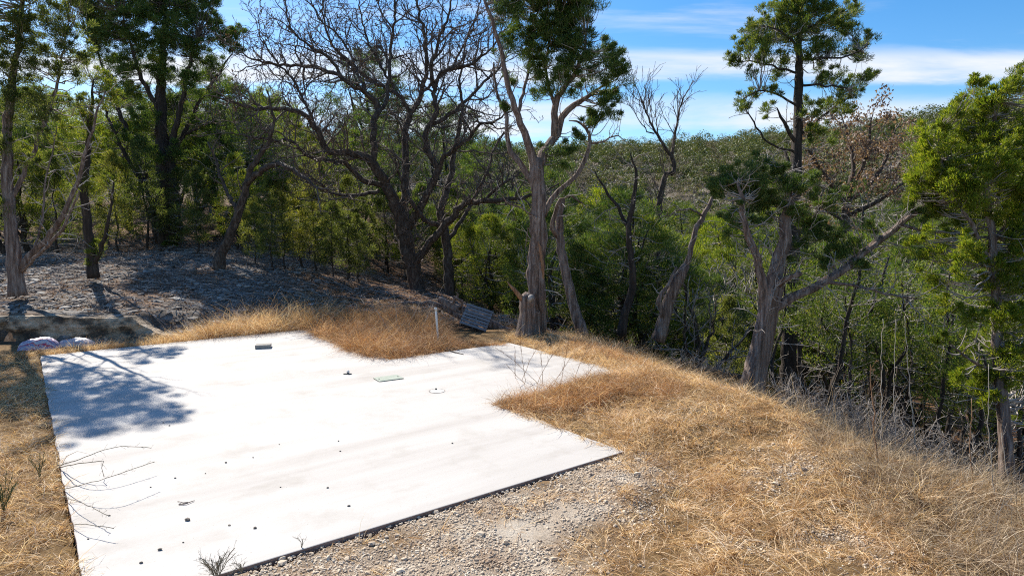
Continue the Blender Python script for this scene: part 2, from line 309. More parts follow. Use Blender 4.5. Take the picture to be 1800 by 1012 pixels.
# ------------------------------------------------------------ terrain
CREST = [(14, -14), (9.5, 1), (7.6, 6), (6.3, 9), (4.9, 12), (3.3, 16), (1.8, 19.5), (.2, 23), (-3, 29), (-5, 38), (-5, 60)]
def crest_d(x, y):
    d = dist_poly(x, y, CREST, False)
    cy = np.array([c[1] for c in CREST]); cx = np.array([c[0] for c in CREST])
    return np.where(x > np.interp(y, cy, cx), d, -d)
def ledge_y(x): return 19.3 + .35 * (vnoise(x * .45, 0 * x, 5) - .5) * 2 + .25 * (vnoise(x * 1.6, 0 * x, 6) - .5) + np.clip(x + 12, 0, 9) * .22
SKY_PX = [-600, 0, 900, 1050, 1300, 1500, 1620, 1700, 1800, 2600]
SKY_PY = [272, 276, 270, 262, 262, 256, 238, 234, 230, 240]
def height(x, y, smooth=False):
    x = np.asarray(x, float); y = np.asarray(y, float)
    z = np.full(np.broadcast(x, y).shape, -.042) + 0 * x + 0 * y
    # left hillside above the cut ledge
    wl = sstep(-3.5, -14.5, x); ly = ledge_y(x)
    soft = .15 + 5 * sstep(-12.5, -8, x)
    hill = .75 * wl + np.clip(y - ly, 0, 40) * .068 * wl + np.clip(y - 40, 0, 30) * .11 * wl
    z = z + hill * sstep(0, 1, (y - ly) / soft)
    # slope down on the right
    cd = crest_d(x, y); dd = np.clip(cd, 0, 60)
    near = 1 / (1 + np.exp((y - 24) / 3))
    drop = -9.5 * (1 - np.exp(-np.maximum(dd - .0, 0) ** 1.25 / 24.0))
    z = z + drop
    # far hills
    rr = np.hypot(x, y); px = np.where(y > 1, 900 + F * x / np.maximum(y, 1), np.where(x > 0, 2600, -600))
    sky = np.interp(px, SKY_PX, SKY_PY)
    top = CAMH + (390 - sky) / F * 230 - 3.5
    k = sstep(60, 235, rr) * sstep(-5, 30, y)
    z = z * (1 - k) + (top + 5 * (fbm(x / 45, y / 45, 3, 3) - .5)) * k - np.clip(rr - 260, 0, 500) * .06
    if not smooth:
        s = in_poly(x, y, slab_poly)
        f = np.clip(dist_poly(x, y, slab_poly) / 1.2, 0, 1); f = np.where(s, 0, f)
        z = z + f * ((.16 + .26 * sstep(1.0, 2.5, x) * sstep(13, 11, y)) * (fbm(x / 1.5, y / 1.5, 11, 3) - .5) + .05 * (fbm(x * 1.7, y * 1.7, 12, 3) - .5))
        z = z - .22 * sstep(4.4, 6.6, x) * sstep(13, 10.5, y)
        mound = np.exp(-((x - 2.2) ** 2 / 3 + (y - 13.8) ** 2 / 2)) * .22 + np.exp(-((x - 4.2) ** 2 / 2 + (y - 12) ** 2 / 2)) * .2
        z = z + mound * (1 - s)
        z = np.where(s, -.2, z)
    return z
NX, NY = 620, 620
u_ = np.linspace(-1, 1, NX); v_ = np.linspace(0, 1, NY)
gx = 32 * u_ + 430 * u_ ** 5; gy = -14 + 62 * v_ + 520 * v_ ** 4
X, Y = np.meshgrid(gx, gy); Z = height(X, Y)
ii = (np.arange(NY - 1)[:, None] * NX + np.arange(NX - 1)[None]).ravel()
GRAVEL = [gp(*p)[:2] for p in [(250, 1160), (430, 1003), (900, 865), (1085, 805), (1130, 840), (1060, 900), (1010, 960), (1080, 1100), (1100, 1300), (600, 1500)]]
def zone(x, y):
    z = np.zeros(x.shape + (4,)); z[..., 3] = 1
    z[..., 0] = sstep(-6.5, -11, x) * sstep(17, 19, y) * sstep(42, 33, y) * sstep(.30, .60, fbm(x / 3, y / 3, 22) + .12)
    z[..., 0] = np.maximum(z[..., 0], .8 * sstep(50, 75, y))
    g = in_poly(x, y, GRAVEL); dg = dist_poly(x, y, GRAVEL)
    pat = .75 * sstep(.58, .78, fbm(x * .75 + 9, y * .75, 24, 4)) * sstep(10.5, 8.5, y) * (x > -3) * sstep(5.5, 4, x)
    z[..., 1] = np.clip(np.maximum(np.where(g, .55 + dg, .55 - dg * .8) + (fbm(x * .9, y * .9, 23) - .5) * 1.5, pat * .9), 0, 1)
    cd = crest_d(x, y)
    left = sstep(.6, 0, dist_poly(x, y, slab_poly)) * (x < 0) + (x < -3) * sstep(19, 18, y)
    z[..., 2] = np.clip(sstep(1.8, .6, cd) * (1 - .7 * sstep(4.3, 5.2, x) * sstep(12.5, 11, y)) * sstep(-2.5, -1.5, x) * sstep(22, 20.5, y) + left, 0, 1) * (1 - z[..., 1])
    return z
ground = mesh_obj('ground', np.stack([X, Y, Z], -1).reshape(-1, 3), [np.stack([ii, ii + 1, ii + NX + 1, ii + NX], -1)], ground_mat(), smooth=True)
ca = ground.data.color_attributes.new('zone', 'FLOAT_COLOR', 'POINT'); ca.data.foreach_set('color', zone(X, Y).reshape(-1, 4).astype(np.float32).ravel())
tag(ground, kind='structure')

def make_slab():
    mb = MB(); n = len(slab_poly)
    # edge loop with a tiny rounded arris: top inner, top outer, bottom
    top = [np.array(p) for p in slab_poly]; cen = None
    dense = []
    for i in range(n):
        a, b = top[i], top[(i + 1) % n]; k = max(2, int(np.linalg.norm(b - a) / .10))
        for j in range(k):
            q = a + (b - a) * j / k
            jit = .05 * (fbm(q[0] * 2.5, q[1] * 2.5, 31, 5) - .5)
            dense.append(q + np.array([jit, jit, 0]))
    D = np.array(dense); m = len(D)
    t = np.roll(D, -1, 0) - np.roll(D, 1, 0); nrm = np.stack([t[:, 1], -t[:, 0], 0 * t[:, 0]], -1); nrm /= np.linalg.norm(nrm, axis=1)[:, None]
    area = np.sum(D[:, 0] * np.roll(D[:, 1], -1) - np.roll(D[:, 0], -1) * D[:, 1])
    if area < 0: nrm = -nrm
    rings = [D - nrm * .012, D - nrm * .003 + [0, 0, -.004], D + [0, 0, -.014], D + [0, 0, -.32]]
    vv = np.vstack(rings); j = np.arange(m); k = (j + 1) % m
    q = np.vstack([np.stack([r * m + j, r * m + k, (r + 1) * m + k, (r + 1) * m + j], -1) for r in range(3)])
    import bmesh
    me = bpy.data.meshes.new('concrete_slab'); bm = bmesh.new()
    bv = [bm.verts.new(p) for p in vv]
    for f in q: bm.faces.new([bv[i] for i in f])
    bm.faces.new([bv[i] for i in range(m)])
    bmesh.ops.recalc_face_normals(bm, faces=bm.faces); bm.to_mesh(me); bm.free()
    me.materials.append(slab_mat(d1)); o = bpy.data.objects.new('concrete_slab', me); col.objects.link(o); tag(o, kind='structure')
make_slab()

def rock_ledge():
    xs = np.arange(-30, -8.6, .07); nz = 16
    V_ = []
    for k in range(nz):
        t = k / (nz - 1)
        ly = ledge_y(xs) + .12
        htop = height(xs, ly + .5) + .03
        zb = -.25
        z = zb + (htop - zb) * t
        strata = .16 * (vnoise(xs * .9, z * 5 + 0 * xs, 41) - .5) + .22 * (fbm(xs * 1.3, z * 2.5, 43) - .5) + .06 * (fbm(xs * 6, z * 9, 44) - .5)
        y = ly - .28 + .18 * t + strata
        if k == nz - 1: y = ly + .35; z = htop - .05
        V_.append(np.stack([xs, y, z], -1))
    V_ = np.array(V_); n = len(xs)
    i = (np.arange(nz - 1)[:, None] * n + np.arange(n - 1)[None]).ravel()
    m = solid_mat('limestone', [(.3, (.03, .027, .024)), (.43, (.11, .085, .06)), (.52, (.36, .27, .18)), (.64, (.56, .47, .36)), (.8, (.68, .62, .54))], 1.7, (1, 1, 1.6), 1, 5, detail=9, bdist=.08)
    o = mesh_obj('rock_ledge', V_.reshape(-1, 3), [np.stack([i, i + 1, i + n + 1, i + n], -1)], m, smooth=False)
    tag(o, 'low cut bank of pale and blackened limestone behind the slab at left', 'rock', kind='structure')
rock_ledge()

# ------------------------------------------------------------ stones / litter (stuff)
def ico():
    t = (1 + 5 ** .5) / 2
    v = np.array([(-1, t, 0), (1, t, 0), (-1, -t, 0), (1, -t, 0), (0, -1, t), (0, 1, t), (0, -1, -t), (0, 1, -t), (t, 0, -1), (t, 0, 1), (-t, 0, -1), (-t, 0, 1)], float); v /= np.linalg.norm(v[0])
    f = np.array([(0, 11, 5), (0, 5, 1), (0, 1, 7), (0, 7, 10), (0, 10, 11), (1, 5, 9), (5, 11, 4), (11, 10, 2), (10, 7, 6), (7, 1, 8), (3, 9, 4), (3, 4, 2), (3, 2, 6), (3, 6, 8), (3, 8, 9), (4, 9, 5), (2, 4, 11), (6, 2, 10), (8, 6, 7), (9, 8, 1)])
    return v, f
ICV, ICF = ico()
def stones(name, P, size, flat, mat, label, cat, kind='stuff'):
    n = len(P); v = ICV[None] * (1 + rng.normal(0, .17, (n, 12, 1))) * size[:, None, None] * np.stack([rng.uniform(.8, 1.3, n), rng.uniform(.6, 1.1, n), rng.uniform(flat * .6, flat, n)], -1)[:, None]
    a = rng.uniform(0, 6.28, n); c, s = np.cos(a)[:, None], np.sin(a)[:, None]
    x = v[..., 0] * c - v[..., 1] * s; y = v[..., 0] * s + v[..., 1] * c; tl = rng.normal(0, .2, (n, 1))
    v = np.stack([x, y, v[..., 2] + x * tl], -1) + P[:, None]
    f = ICF[None] + (np.arange(n) * 12)[:, None, None]
    o = mesh_obj(name, v.reshape(-1, 3), [f.reshape(-1, 3)], mat); tag(o, label, cat, kind=kind); return o
def scatter(x0, x1, y0, y1, n): return rng.uniform(x0, x1, n), rng.uniform(y0, y1, n)
x, y = scatter(-6, 6, 3, 11, 230000); zc = zone(x, y)[:, 1]
k = (rng.random(len(x)) < zc * 1.1 * sstep(.22, .5, fbm(x * 1.5, y * 1.5, 78))) & ~in_poly(x, y, slab_poly); x, y = x[k], y[k]
sz = .006 + .016 * rng.random(len(x)) ** 3 + (rng.random(len(x)) < .006) * rng.uniform(.01, .035, len(x))
stones('gravel', np.stack([x, y, height(x, y) + sz * .3], -1), sz, .8, M['stone'], 'pale caliche gravel spread along the near edge of the slab', 'gravel')
x, y = scatter(-30, -5, 19.5, 40, 26000); k = (rng.random(len(x)) < (zone(x, y)[:, 0] + .06) * sstep(.40, .62, fbm(x * .9, y * .9, 77))) & (y > ledge_y(x) + .3); x, y = x[k], y[k]
sz = .02 + .15 * rng.random(len(x)) ** 4
stones('loose_stones', np.stack([x, y, height(x, y) + sz * .1], -1), sz, .45, M['chip'], 'grey loose limestone chips on the hillside under the junipers', 'stones')
def flakes(name, P, L, mat, label, cat):
    n = len(P); a = rng.uniform(0, 6.28, n); d = np.stack([np.cos(a), np.sin(a), rng.normal(0, .35, n)], -1); s = np.stack([-np.sin(a), np.cos(a), rng.normal(0, .35, n)], -1)
    L = L[:, None]; v = np.stack([P - d * L / 2, P + s * L * .28, P + d * L / 2, P - s * L * .28], 1)
    o = mesh_obj(name, v.reshape(-1, 3), [(np.arange(4)[None] + np.arange(n)[:, None] * 4)], mat); tag(o, label, cat, kind='stuff')
x, y = scatter(-26, 4, 20, 44, 60000); k = (y > ledge_y(x) + .2) & (crest_d(x, y) < 6) & (rng.random(len(x)) < .9); x, y = x[k], y[k]
flakes('leaf_litter', np.stack([x, y, height(x, y) + .02], -1), rng.uniform(.04, .11, len(x)), M['litter'], 'rust brown leaf litter on the ground under the trees', 'leaf litter')

def sticks(name, box, n, L, w_, mat, label, f):
    x, y = scatter(*box, n); k = f(x, y); x, y = x[k], y[k]; n = len(x); a = rng.uniform(0, 6.28, n); l_ = rng.uniform(*L, n)
    dx = np.cos(a) * l_; dy = np.sin(a) * l_; P0 = np.stack([x, y, height(x, y) + .02], -1); P1 = np.stack([x + dx, y + dy, height(x + dx, y + dy) + rng.uniform(.02, .16, n)], -1); Pm = (P0 + P1) / 2 + rng.normal(0, .03, (n, 3)) + [0, 0, .03]
    s_ = np.stack([-np.sin(a), np.cos(a), rng.normal(0, .5, n)], -1) * w_ / 2; u = np.array([0, 0, w_ / 1.5])
    v = np.stack([P0 - s_, P0 + s_, P0 + u, Pm - s_, Pm + s_, Pm + u, P1 - s_ * .4, P1 + s_ * .4, P1 + u * .4], 1); b = np.arange(n)[:, None] * 9
    q = np.concatenate([b + [[o + i, o + (i + 1) % 3, o + 3 + (i + 1) % 3, o + 3 + i]] for o in (0, 3) for i in range(3)])
    o = mesh_obj(name, v.reshape(-1, 3), [q], mat); tag(o, label, 'twigs', kind='stuff')
hs_ = lambda x, y: (y > ledge_y(x) + .3) & (crest_d(x, y) < 8)
sticks('fallen_twigs', (-28, 6, 20, 44), 5200, (.15, .9), .02, M['grey_twig'], 'pale dead twigs lying over the woodland floor', hs_)
sticks('fallen_sticks', (-28, 6, 20, 44), 2600, (.2, 1.1), .028, M['twig'], 'dark dead sticks lying over the woodland floor', hs_)
x, y = scatter(-27, -7, 20, 34, 160); k = (y > ledge_y(x) + .4) & (rng.random(len(x)) < zone(x, y)[:, 0] + .1); x, y = x[k], y[k]
stones('flat_rocks', np.stack([x, y, height(x, y) - .03], -1), rng.uniform(.10, .30, len(x)), .34, M['rock'], 'flat limestone rocks bedded in the hillside litter', 'rocks')

# ------------------------------------------------------------ grass
def blades(P, L, dirx, lean, curl, width, segs=3, wig=.12):
    """P (n,3) bases; dirx azimuth; returns verts, quads"""
    n = len(P); s = np.linspace(0, 1, segs + 1)[None]
    a = dirx[:, None] + wig * 2 * rng.normal(0, 1, (n, 1)) * s + curl[:, None] * .7 * s * s * rng.choice([-1, 1], (n, 1))
    th = lean[:, None] + curl[:, None] * s            # angle from vertical
    st = (L / segs)[:, None]
    dx = np.sin(th) * np.cos(a) * st; dy = np.sin(th) * np.sin(a) * st; dz = np.cos(th) * st
    cx = np.concatenate([np.zeros((n, 1)), np.cumsum(dx[:, 1:], 1)], 1); cy = np.concatenate([np.zeros((n, 1)), np.cumsum(dy[:, 1:], 1)], 1); cz = np.concatenate([np.zeros((n, 1)), np.cumsum(dz[:, 1:], 1)], 1)
    C = np.stack([cx, cy, cz], -1) + P[:, None]
    sa = rng.uniform(0, 6.28, n); side = np.stack([np.cos(sa), np.sin(sa), rng.normal(0, .4, n)], -1)
    wd = (width[:, None] * (1 - s * .75))[..., None] * side[:, None] / 2
    v = np.stack([C - wd, C + wd], 2).reshape(-1, 3)
    k = (np.arange(n)[:, None] * (segs + 1) + np.arange(segs)[None]).ravel() * 2
    return v, np.stack([k, k + 1, k + 3, k + 2], -1)
def sample_poly(poly, dens, wfun=None):
    xs = [p[0] for p in poly]; ys = [p[1] for p in poly]; A = (max(xs) - min(xs)) * (max(ys) - min(ys))
    n = int(A * dens); x, y = scatter(min(xs), max(xs), min(ys), max(ys), n); k = in_poly(x, y, poly)
    if wfun is not None: k &= rng.random(n) < wfun(x, y)
    return x[k], y[k]
def grass(name, polys, tuft_dens, per, L, spread, lean, curl, width, mat, label, wfun=None, bias=None, cat='grass', hmod=None, onslab=.12):
    VV = MB()
    for poly in polys:
        x, y = sample_poly(poly, tuft_dens, wfun)
        if not len(x): continue
        n = len(x); tx = np.repeat(x, per); ty = np.repeat(y, per); m = n * per
        ta = np.repeat(rng.uniform(0, 6.28, n), per)
        r = np.abs(rng.normal(0, spread, m)); a = rng.uniform(0, 6.28, m); bx = tx + r * np.cos(a); by = ty + r * np.sin(a)
        sl = in_poly(bx, by, slab_poly); ds = dist_poly(bx, by, slab_poly)
        keep = ~(sl & (ds > onslab)); bx, by, a, ta, sl = bx[keep], by[keep], a[keep], ta[keep], sl[keep]; m = len(bx)
        bz = np.where(sl, 0, height(bx, by)) - .01
        tl = np.repeat(rng.uniform(.5, 1.35, n), per)[keep]
        hm = hmod(bx, by) if hmod is not None else 1
        Ls = rng.uniform(L[0], L[1], m) * tl * hm
        # big-scale comb direction + splay out of the tuft + a little chaos
        comb = 6.28 * fbm(bx / 2.2, by / 2.2, 51, 2) * 1.6 if bias is None else bias + 1.5 * (fbm(bx / 1.5, by / 1.5, 51, 2) - .5)
        dx = .45 * np.cos(comb) + .9 * np.cos(a) + .9 * np.cos(ta) + rng.normal(0, .5, m); dy = .45 * np.sin(comb) + .9 * np.sin(a) + .9 * np.sin(ta) + rng.normal(0, .5, m)
        v, q = blades(np.stack([bx, by, bz], -1), Ls, np.arctan2(dy, dx), rng.uniform(*lean, m), rng.uniform(*curl, m), rng.uniform(.6, 1.3, m) * width)
        VV.add(v, q)
    o = VV.build(name, mat); tag(o, label, cat, kind='stuff'); return o
def wp(pts, z=0): return [tuple(gp(a, b, z)[:2]) for a, b in pts]
# right-hand meadow, world polygon by photo landmarks
CR = [(11.5, -2), (9.8, 1), (8.0, 6), (6.8, 9), (5.5, 12), (3.9, 16), (2.4, 19.5), (1.6, 21)]
RIGHT = wp([(868, 590), (960, 618), (905, 655), (846, 700), (862, 728), (960, 768), (1100, 795), (1000, 850), (700, 925), (520, 985)]) + [(-3.5, 3.5), (1, 1), (4.2, 1), (4.5, 6), (4.7, 9), (5.3, 11.8), (3.9, 16), (2.4, 19.5), (1.6, 21)]
def w_right(x, y):
    g = zone(x, y)[:, 1]; return np.clip(1 - 1.1 * g, .16 * sstep(.45, .6, fbm(x * 2, y * 2, 79)), 1) * np.where(fbm(x * .8, y * .8, 61, 3) > .38, 1, .45)
def h_right(x, y): return .35 + 1.3 * fbm(x / .9, y / .9, 62, 3) + .25 * sstep(11, 14, y)
grass('golden_grass', [RIGHT], 105, 34, (.12, .38), .045, (.2, 1.4), (.6, 3.2), .0068, M['gold_grass'], 'tangled golden dry grass covering the slope right of the slab', w_right, hmod=h_right)
grass('shaggy_grass', [RIGHT], 5, 85, (.25, .6), .07, (.1, 1.1), (.6, 2.6), .0068, M['gold_grass'], 'larger shaggy tufts standing out of the golden meadow', lambda x, y: w_right(x, y) * sstep(.42, .6, fbm(x * .7, y * .7, 63)))
CLUMP = wp([(850, 706), (880, 690), (985, 684), (1115, 674), (1130, 700), (1060, 716), (900, 730)])
CLUMP2 = wp([(900, 706), (985, 698), (1100, 694), (1110, 706), (1000, 722), (920, 722)])
grass('heaped_grass', [CLUMP2], 30, 60, (.3, .68), .09, (.05, .9), (.5, 2.4), .007, M['rusty_grass'], 'tallest rust brown heap of dry grass over the slab inner corner')
grass('rusty_grass', [CLUMP, wp([(1000, 606), (1040, 598), (1080, 610), (1130, 640), (1140, 655)]), wp([(1130, 668), (1200, 690), (1180, 720), (1120, 700)])], 85, 34, (.2, .46), .09, (.15, 1.1), (.3, 2.3), .006, M['rusty_grass'], 'taller rust coloured dry grass heaped over the inner corner of the slab')
NOTCH = wp([(548, 584), (556, 566), (600, 560), (700, 556), (755, 566), (775, 592), (888, 606), (795, 614), (700, 630), (640, 630)])
grass('tall_dry_grass', [NOTCH], 70, 46, (.35, .95), .10, (.15, 1.2), (.4, 2.4), .007, M['rusty_grass'], 'mound of tall straw coloured grass filling the notch behind the slab', onslab=.35, hmod=lambda x, y: 1 - .62 * sstep(-2.6, -1.5, x))
STRIP = [tuple(pt(-.6, -.05)[:2]), tuple(pt(uB + .2, -.05)[:2]), tuple(pt(uB + 1.5, -1.4)[:2]), tuple(pt(uB * .55, -1.2)[:2]), tuple(pt(uB * .3, -.6)[:2]), tuple(pt(-.6, -.5)[:2])]
grass('edge_grass', [STRIP], 80, 40, (.28, .7), .09, (.1, 1.0), (.3, 2.0), .007, M['gold_grass'], 'golden dry grass strip between the slab and the rock ledge', hmod=lambda x, y: .55 + 1.0 * sstep(-11, -8, x))
LEFT = [tuple(pt(-.02, .1)[:2]), tuple(pt(-.02, vC + 1)[:2]), tuple(pt(-4.5, vC + 2)[:2]), tuple(pt(-5, -.5)[:2]), tuple(pt(-1, -.2)[:2])]
grass('brown_grass', [LEFT], 75, 32, (.12, .42), .05, (.2, 1.4), (.6, 3.0), .0068, M['gold_grass'], 'matted brown and gold grass along the left side of the slab', w_right)
SHOULD = [(4.0, 1), (4.3, 6), (4.5, 9), (5.1, 12), (5.6, 12), (6.9, 9), (8.1, 6), (9.9, 1)]
grass('shoulder_grass', [SHOULD], 30, 32, (.22, .66), .07, (.1, 1.1), (.4, 2.4), .0058, M['pale_grass'], 'taller grey and straw tangled grass along the right shoulder of the slope', hmod=lambda x, y: .5 + fbm(x / 1.1, y / 1.1, 64, 3) * 1.1)
grass('straw_tufts', [SHOULD], 14, 40, (.2, .5), .06, (.1, 1.2), (.5, 2.6), .0065, M['gold_grass'], 'golden tufts among the grey grass of the right shoulder', lambda x, y: sstep(.4, .6, fbm(x, y, 65)))
grass('tall_stems', [SHOULD, [(5.2, 12), (6.9, 9), (8.1, 6), (9.6, 3), (10.6, 3), (9.6, 6.5), (8.3, 9.5), (6.6, 12.6)]], 5, 4, (.5, 1.15), .10, (.0, .45), (.0, .8), .006, M['pale_grass'], 'thin tall pale stems sticking out of the grass on the right shoulder')
SLOPE = CR + [(3.6, 22.5), (7, 17), (9, 13.5), (10, 10), (11, 6.5), (12.5, 2)]
SLOPE = [(a, b) for a, b in CR[::-1]] + [(12.5, 1), (10.5, 6), (9.2, 9.2), (8.2, 12), (6.3, 15.5), (4.6, 18.5), (3.6, 21)]
grass('slope_grass', [SLOPE], 38, 26, (.25, .7), .09, (.1, .9), (.2, 1.8), .005, M['pale_grass'], 'sparse grey and straw grass on the steep bank below the crest')
BACK = [(-9, 24), (-3.5, 22.5), (0, 21.5), (1, 23.5), (-3, 27), (-9, 28)]
grass('woodland_grass', [BACK], 5, 26, (.2, .6), .08, (.1, 1.0), (.3, 1.8), .006, M['pale_grass'], 'thin pale grass between fallen wood beyond the slab')

# ------------------------------------------------------------ wood & foliage builders
def smooth_poly(pts, step=.25, jit=.0):
    """pts (x,y,z,r) Catmull-Rom"""
    P = [np.array(p, float) for p in pts]
    if len(P) == 2: P.insert(1, (P[0] + P[1]) / 2)
    Q = [2 * P[0] - P[1]] + P + [2 * P[-1] - P[-2]]; out = []
    for i in range(1, len(Q) - 2):
        L = np.linalg.norm((Q[i + 1] - Q[i])[:3]); n = max(1, int(L / step))
        for k in range(n):
            t = k / n
            out.append(.5 * ((2 * Q[i]) + (-Q[i - 1] + Q[i + 1]) * t + (2 * Q[i - 1] - 5 * Q[i] + 4 * Q[i + 1] - Q[i + 2]) * t * t + (-Q[i - 1] + 3 * Q[i] - 3 * Q[i + 1] + Q[i + 2]) * t ** 3))
    out.append(P[-1]); out = np.array(out)
    if jit:
        out[1:-1, :3] += rng.normal(0, 1, (len(out) - 2, 3)) * jit
    out[:, 3] = np.maximum(out[:, 3], .004)
    return out
LIMBK = 1.0
def limb_px(pts, Y0):
    """pts (px, py, dY, r)"""
    return [(*at(a, b, Y0 + dy), r * LIMBK) for a, b, dy, r in pts]
def sprout(parent, specs, lv, out):
    """recursive side branches; parent array (n,4)"""
    sp = specs[lv]; n = len(parent)
    seg = np.linalg.norm(np.diff(parent[:, :3], axis=0), axis=1); cum = np.concatenate([[0], np.cumsum(seg)]); tot = cum[-1]
    c = sp['dens'] * tot; cnt = int(c) + (random.random() < c - int(c)); az = random.uniform(0, 6.28)
    for q in range(cnt):
        t = sp.get('t0', .2) + (1 - sp.get('t0', .2)) * (q + random.random()) / max(cnt, 1); s = t * tot
        i = min(int(np.searchsorted(cum, s, side='right')) - 1, n - 2); f = (s - cum[i]) / max(seg[i], 1e-6)
        p = parent[i] * (1 - f) + parent[i + 1] * f
        T = V(parent[i + 1][:3] - parent[i][:3]).normalized(); az += 2.4 + random.gauss(0, .6)
        a = T.orthogonal().normalized(); b = T.cross(a); ang = R(random.uniform(*sp['ang']))
        d = (T * math.cos(ang) + (a * math.cos(az) + b * math.sin(az)) * math.sin(ang)); d.z += sp.get('lift', .1); d.normalize()
        L = random.uniform(*sp['len']) * (1 - sp.get('fall', .4) * t); sg = sp['seg']; m = max(2, int(L / sg)); st = L / m
        r0 = min(p[3] * .75, sp['r']) * random.uniform(.7, 1.1); pos = V(p[:3]); arr = np.empty((m + 1, 4)); arr[0] = (*pos, r0)
        ck = sp['crook']
        for k in range(1, m + 1):
            d = d + V((random.gauss(0, ck), random.gauss(0, ck), random.gauss(0, ck) + sp.get('up', .03))); d.normalize(); pos = pos + d * st
            arr[k] = (*pos, max(r0 * (1 - .65 * k / m), sp.get('rmin', .004)))
        out.append((lv, arr))
        if lv + 1 < len(specs): sprout(arr, specs, lv + 1, out)
def leaf_tris(C, O, n_each, rad, L, Wd, flat=.7, dirs=.8):
    """C cluster centres (m,3), O outward dirs, returns verts & tris"""
    m = len(C); n = m * n_each; c = np.repeat(C, n_each, 0); o = np.repeat(O, n_each, 0)
    rr = np.repeat(rad, n_each)[:, None]
    g = rng.normal(0, 1, (n, 3)); g /= np.linalg.norm(g, axis=1)[:, None]; g *= rng.random((n, 1)) ** .38
    g[:, 2] *= flat
    p = c + g * rr
    d = o * .55 + g * .35 + rng.normal(0, .55, (n, 3)) * dirs + np.array([0, 0, .45]); d /= np.linalg.norm(d, axis=1)[:, None]
    nr = g / (np.linalg.norm(g, axis=1)[:, None] + 1e-6) + rng.normal(0, .45, (n, 3)) + np.array([0, 0, .25])
    s = np.cross(d, nr); s /= np.linalg.norm(s, axis=1)[:, None] + 1e-9
    l = rng.uniform(*L, (n, 1)); w_ = rng.uniform(*Wd, (n, 1))
    v = np.stack([p - s * w_ * .4, p + s * w_ * .4, p + d * l * .6 + s * w_ * .6, p + d * l, p + d * l * .55 - s * w_ * .6], 1)
    b = np.arange(n)[:, None] * 5
    t = np.concatenate([b + [[0, 1, 2]], b + [[0, 2, 4]], b + [[4, 2, 3]]], 0)
    return v.reshape(-1, 3), t
def connect(mb, limbs, C, r=.018, sag=.1):
    """thin branches from the nearest lower limb point to every cluster centre; returns outward dirs"""
    A = np.vstack([l for l in limbs]); O = []
    for c in C:
        d = A[:, :3] - c; cost = np.linalg.norm(d, axis=1) + np.where(d[:, 2] > 0, d[:, 2] * 1.5, 0) + (A[:, 3] < r) * .3
        i = int(np.argmin(cost)); a = A[i]; L = np.linalg.norm(c - a[:3])
        mid = (a[:3] + c) / 2 + np.array([0, 0, -sag * L]) + rng.normal(0, .06 * L + .01, 3)
        q1 = a[:3] * .75 + mid * .25 + rng.normal(0, .03 * L, 3)
        r0 = min(a[3] * .6, r * (.6 + .5 * L))
        P = smooth_poly([(*a[:3], r0), (*mid, r0 * .7), (*c, r0 * .3)], max(.12, L / 6), .02 * L)
        mb.tube(P[:, :3], P[:, 3], 4 if L < 1.2 else 5, cap=False)
        o = c - mid; O.append(o / (np.linalg.norm(o) + 1e-6))
    return np.array(O)
def plumes(C, Rr, frac=.5):
    """adds small pointed tufts above and beside the clusters so that the outline is ragged"""
    k = rng.random(len(C)) < frac; D = C[k] + np.stack([rng.normal(0, .6, k.sum()), rng.normal(0, .6, k.sum()), rng.uniform(.3, 1.3, k.sum())], -1) * Rr[k][:, None]
    return np.vstack([C, D]), np.concatenate([Rr, Rr[k] * .45])
def blob_clusters(blobs, Y0, k=11, sub=.30, depth=1.0):
    """blobs (px,py,rpx,dY) -> cluster centres & radii"""
    C = []; Rr = []
    for b in blobs:
        px, py, rp = b[:3]; dY = b[3] if len(b) > 3 else 0
        c = np.array(at(px, py, Y0 + dY)); r = rp / F * (Y0 + dY); n = max(3, int(2.6 * k * (r / .9) ** 1.9))
        for _ in range(n):
            g = rng.normal(0, 1, 3); g /= np.linalg.norm(g); g *= rng.random() ** .5 * r * 1.12; g[1] *= depth
            C.append(c + g); Rr.append(sub * rng.uniform(.5, 1.15) * min(1, .45 + r))
    return np.array(C), np.array(Rr)

def hero_tree(name, base, label, cat, limbs, bark, specs=None, twigmat=None, blobs=None, Y0=20, leaf=None, per=150, leafL=(.06, .13), leafW=(.012, .024), k=11, sub=.3,
              flute=0., sides=14, jit=.02, group=None, extra=None, tipleaf=None, twigname='twigs', depth=1.0, flat=.7):
    root = empty(name, base); tag(root, label, cat, group)
    L = [smooth_poly(l, .22, jit) for l in limbs]
    mb = MB()
    for i, l in enumerate(L):
        thick = l[0, 3] > .07
        mb.tube(l[:, :3], l[:, 3], sides if thick else 7, flute=flute if thick else 0, twist=.12, seed=i)
    if twigmat is None: twigmat = bark
    mb.build('trunk', bark, root, smooth=True)
    tw = MB(); out = []
    if specs:
        for l in L: sprout(l, specs, 0, out)
        for lv, a in out: tw.tube(a[:, :3], a[:, 3], 5 if lv == 0 else (4 if lv == 1 else 3), cap=False)
    lf = MB()
    if blobs:
        C, Rr = blob_clusters(blobs, Y0, k, sub, depth); C, Rr = plumes(C, Rr, .8)
        O = connect(tw, L, C)
        v, t = leaf_tris(C, O, int(per * .62), Rr, leafL, leafW, flat=flat); lf.add(v, None, t)
    if tipleaf and out:
        lvl, frac, n, rad = tipleaf
        T = np.array([a[-1][:3] for l_, a in out if l_ >= lvl and random.random() < frac])
        v, t = leaf_tris(T, rng.normal(0, .5, T.shape), n, np.full(len(T), rad), leafL, leafW, flat=1); lf.add(v, None, t)
    if tw.n: tw.build(twigname, twigmat, root, smooth=True)
    if lf.n: lf.build('crown', leaf, root)
    return root, L

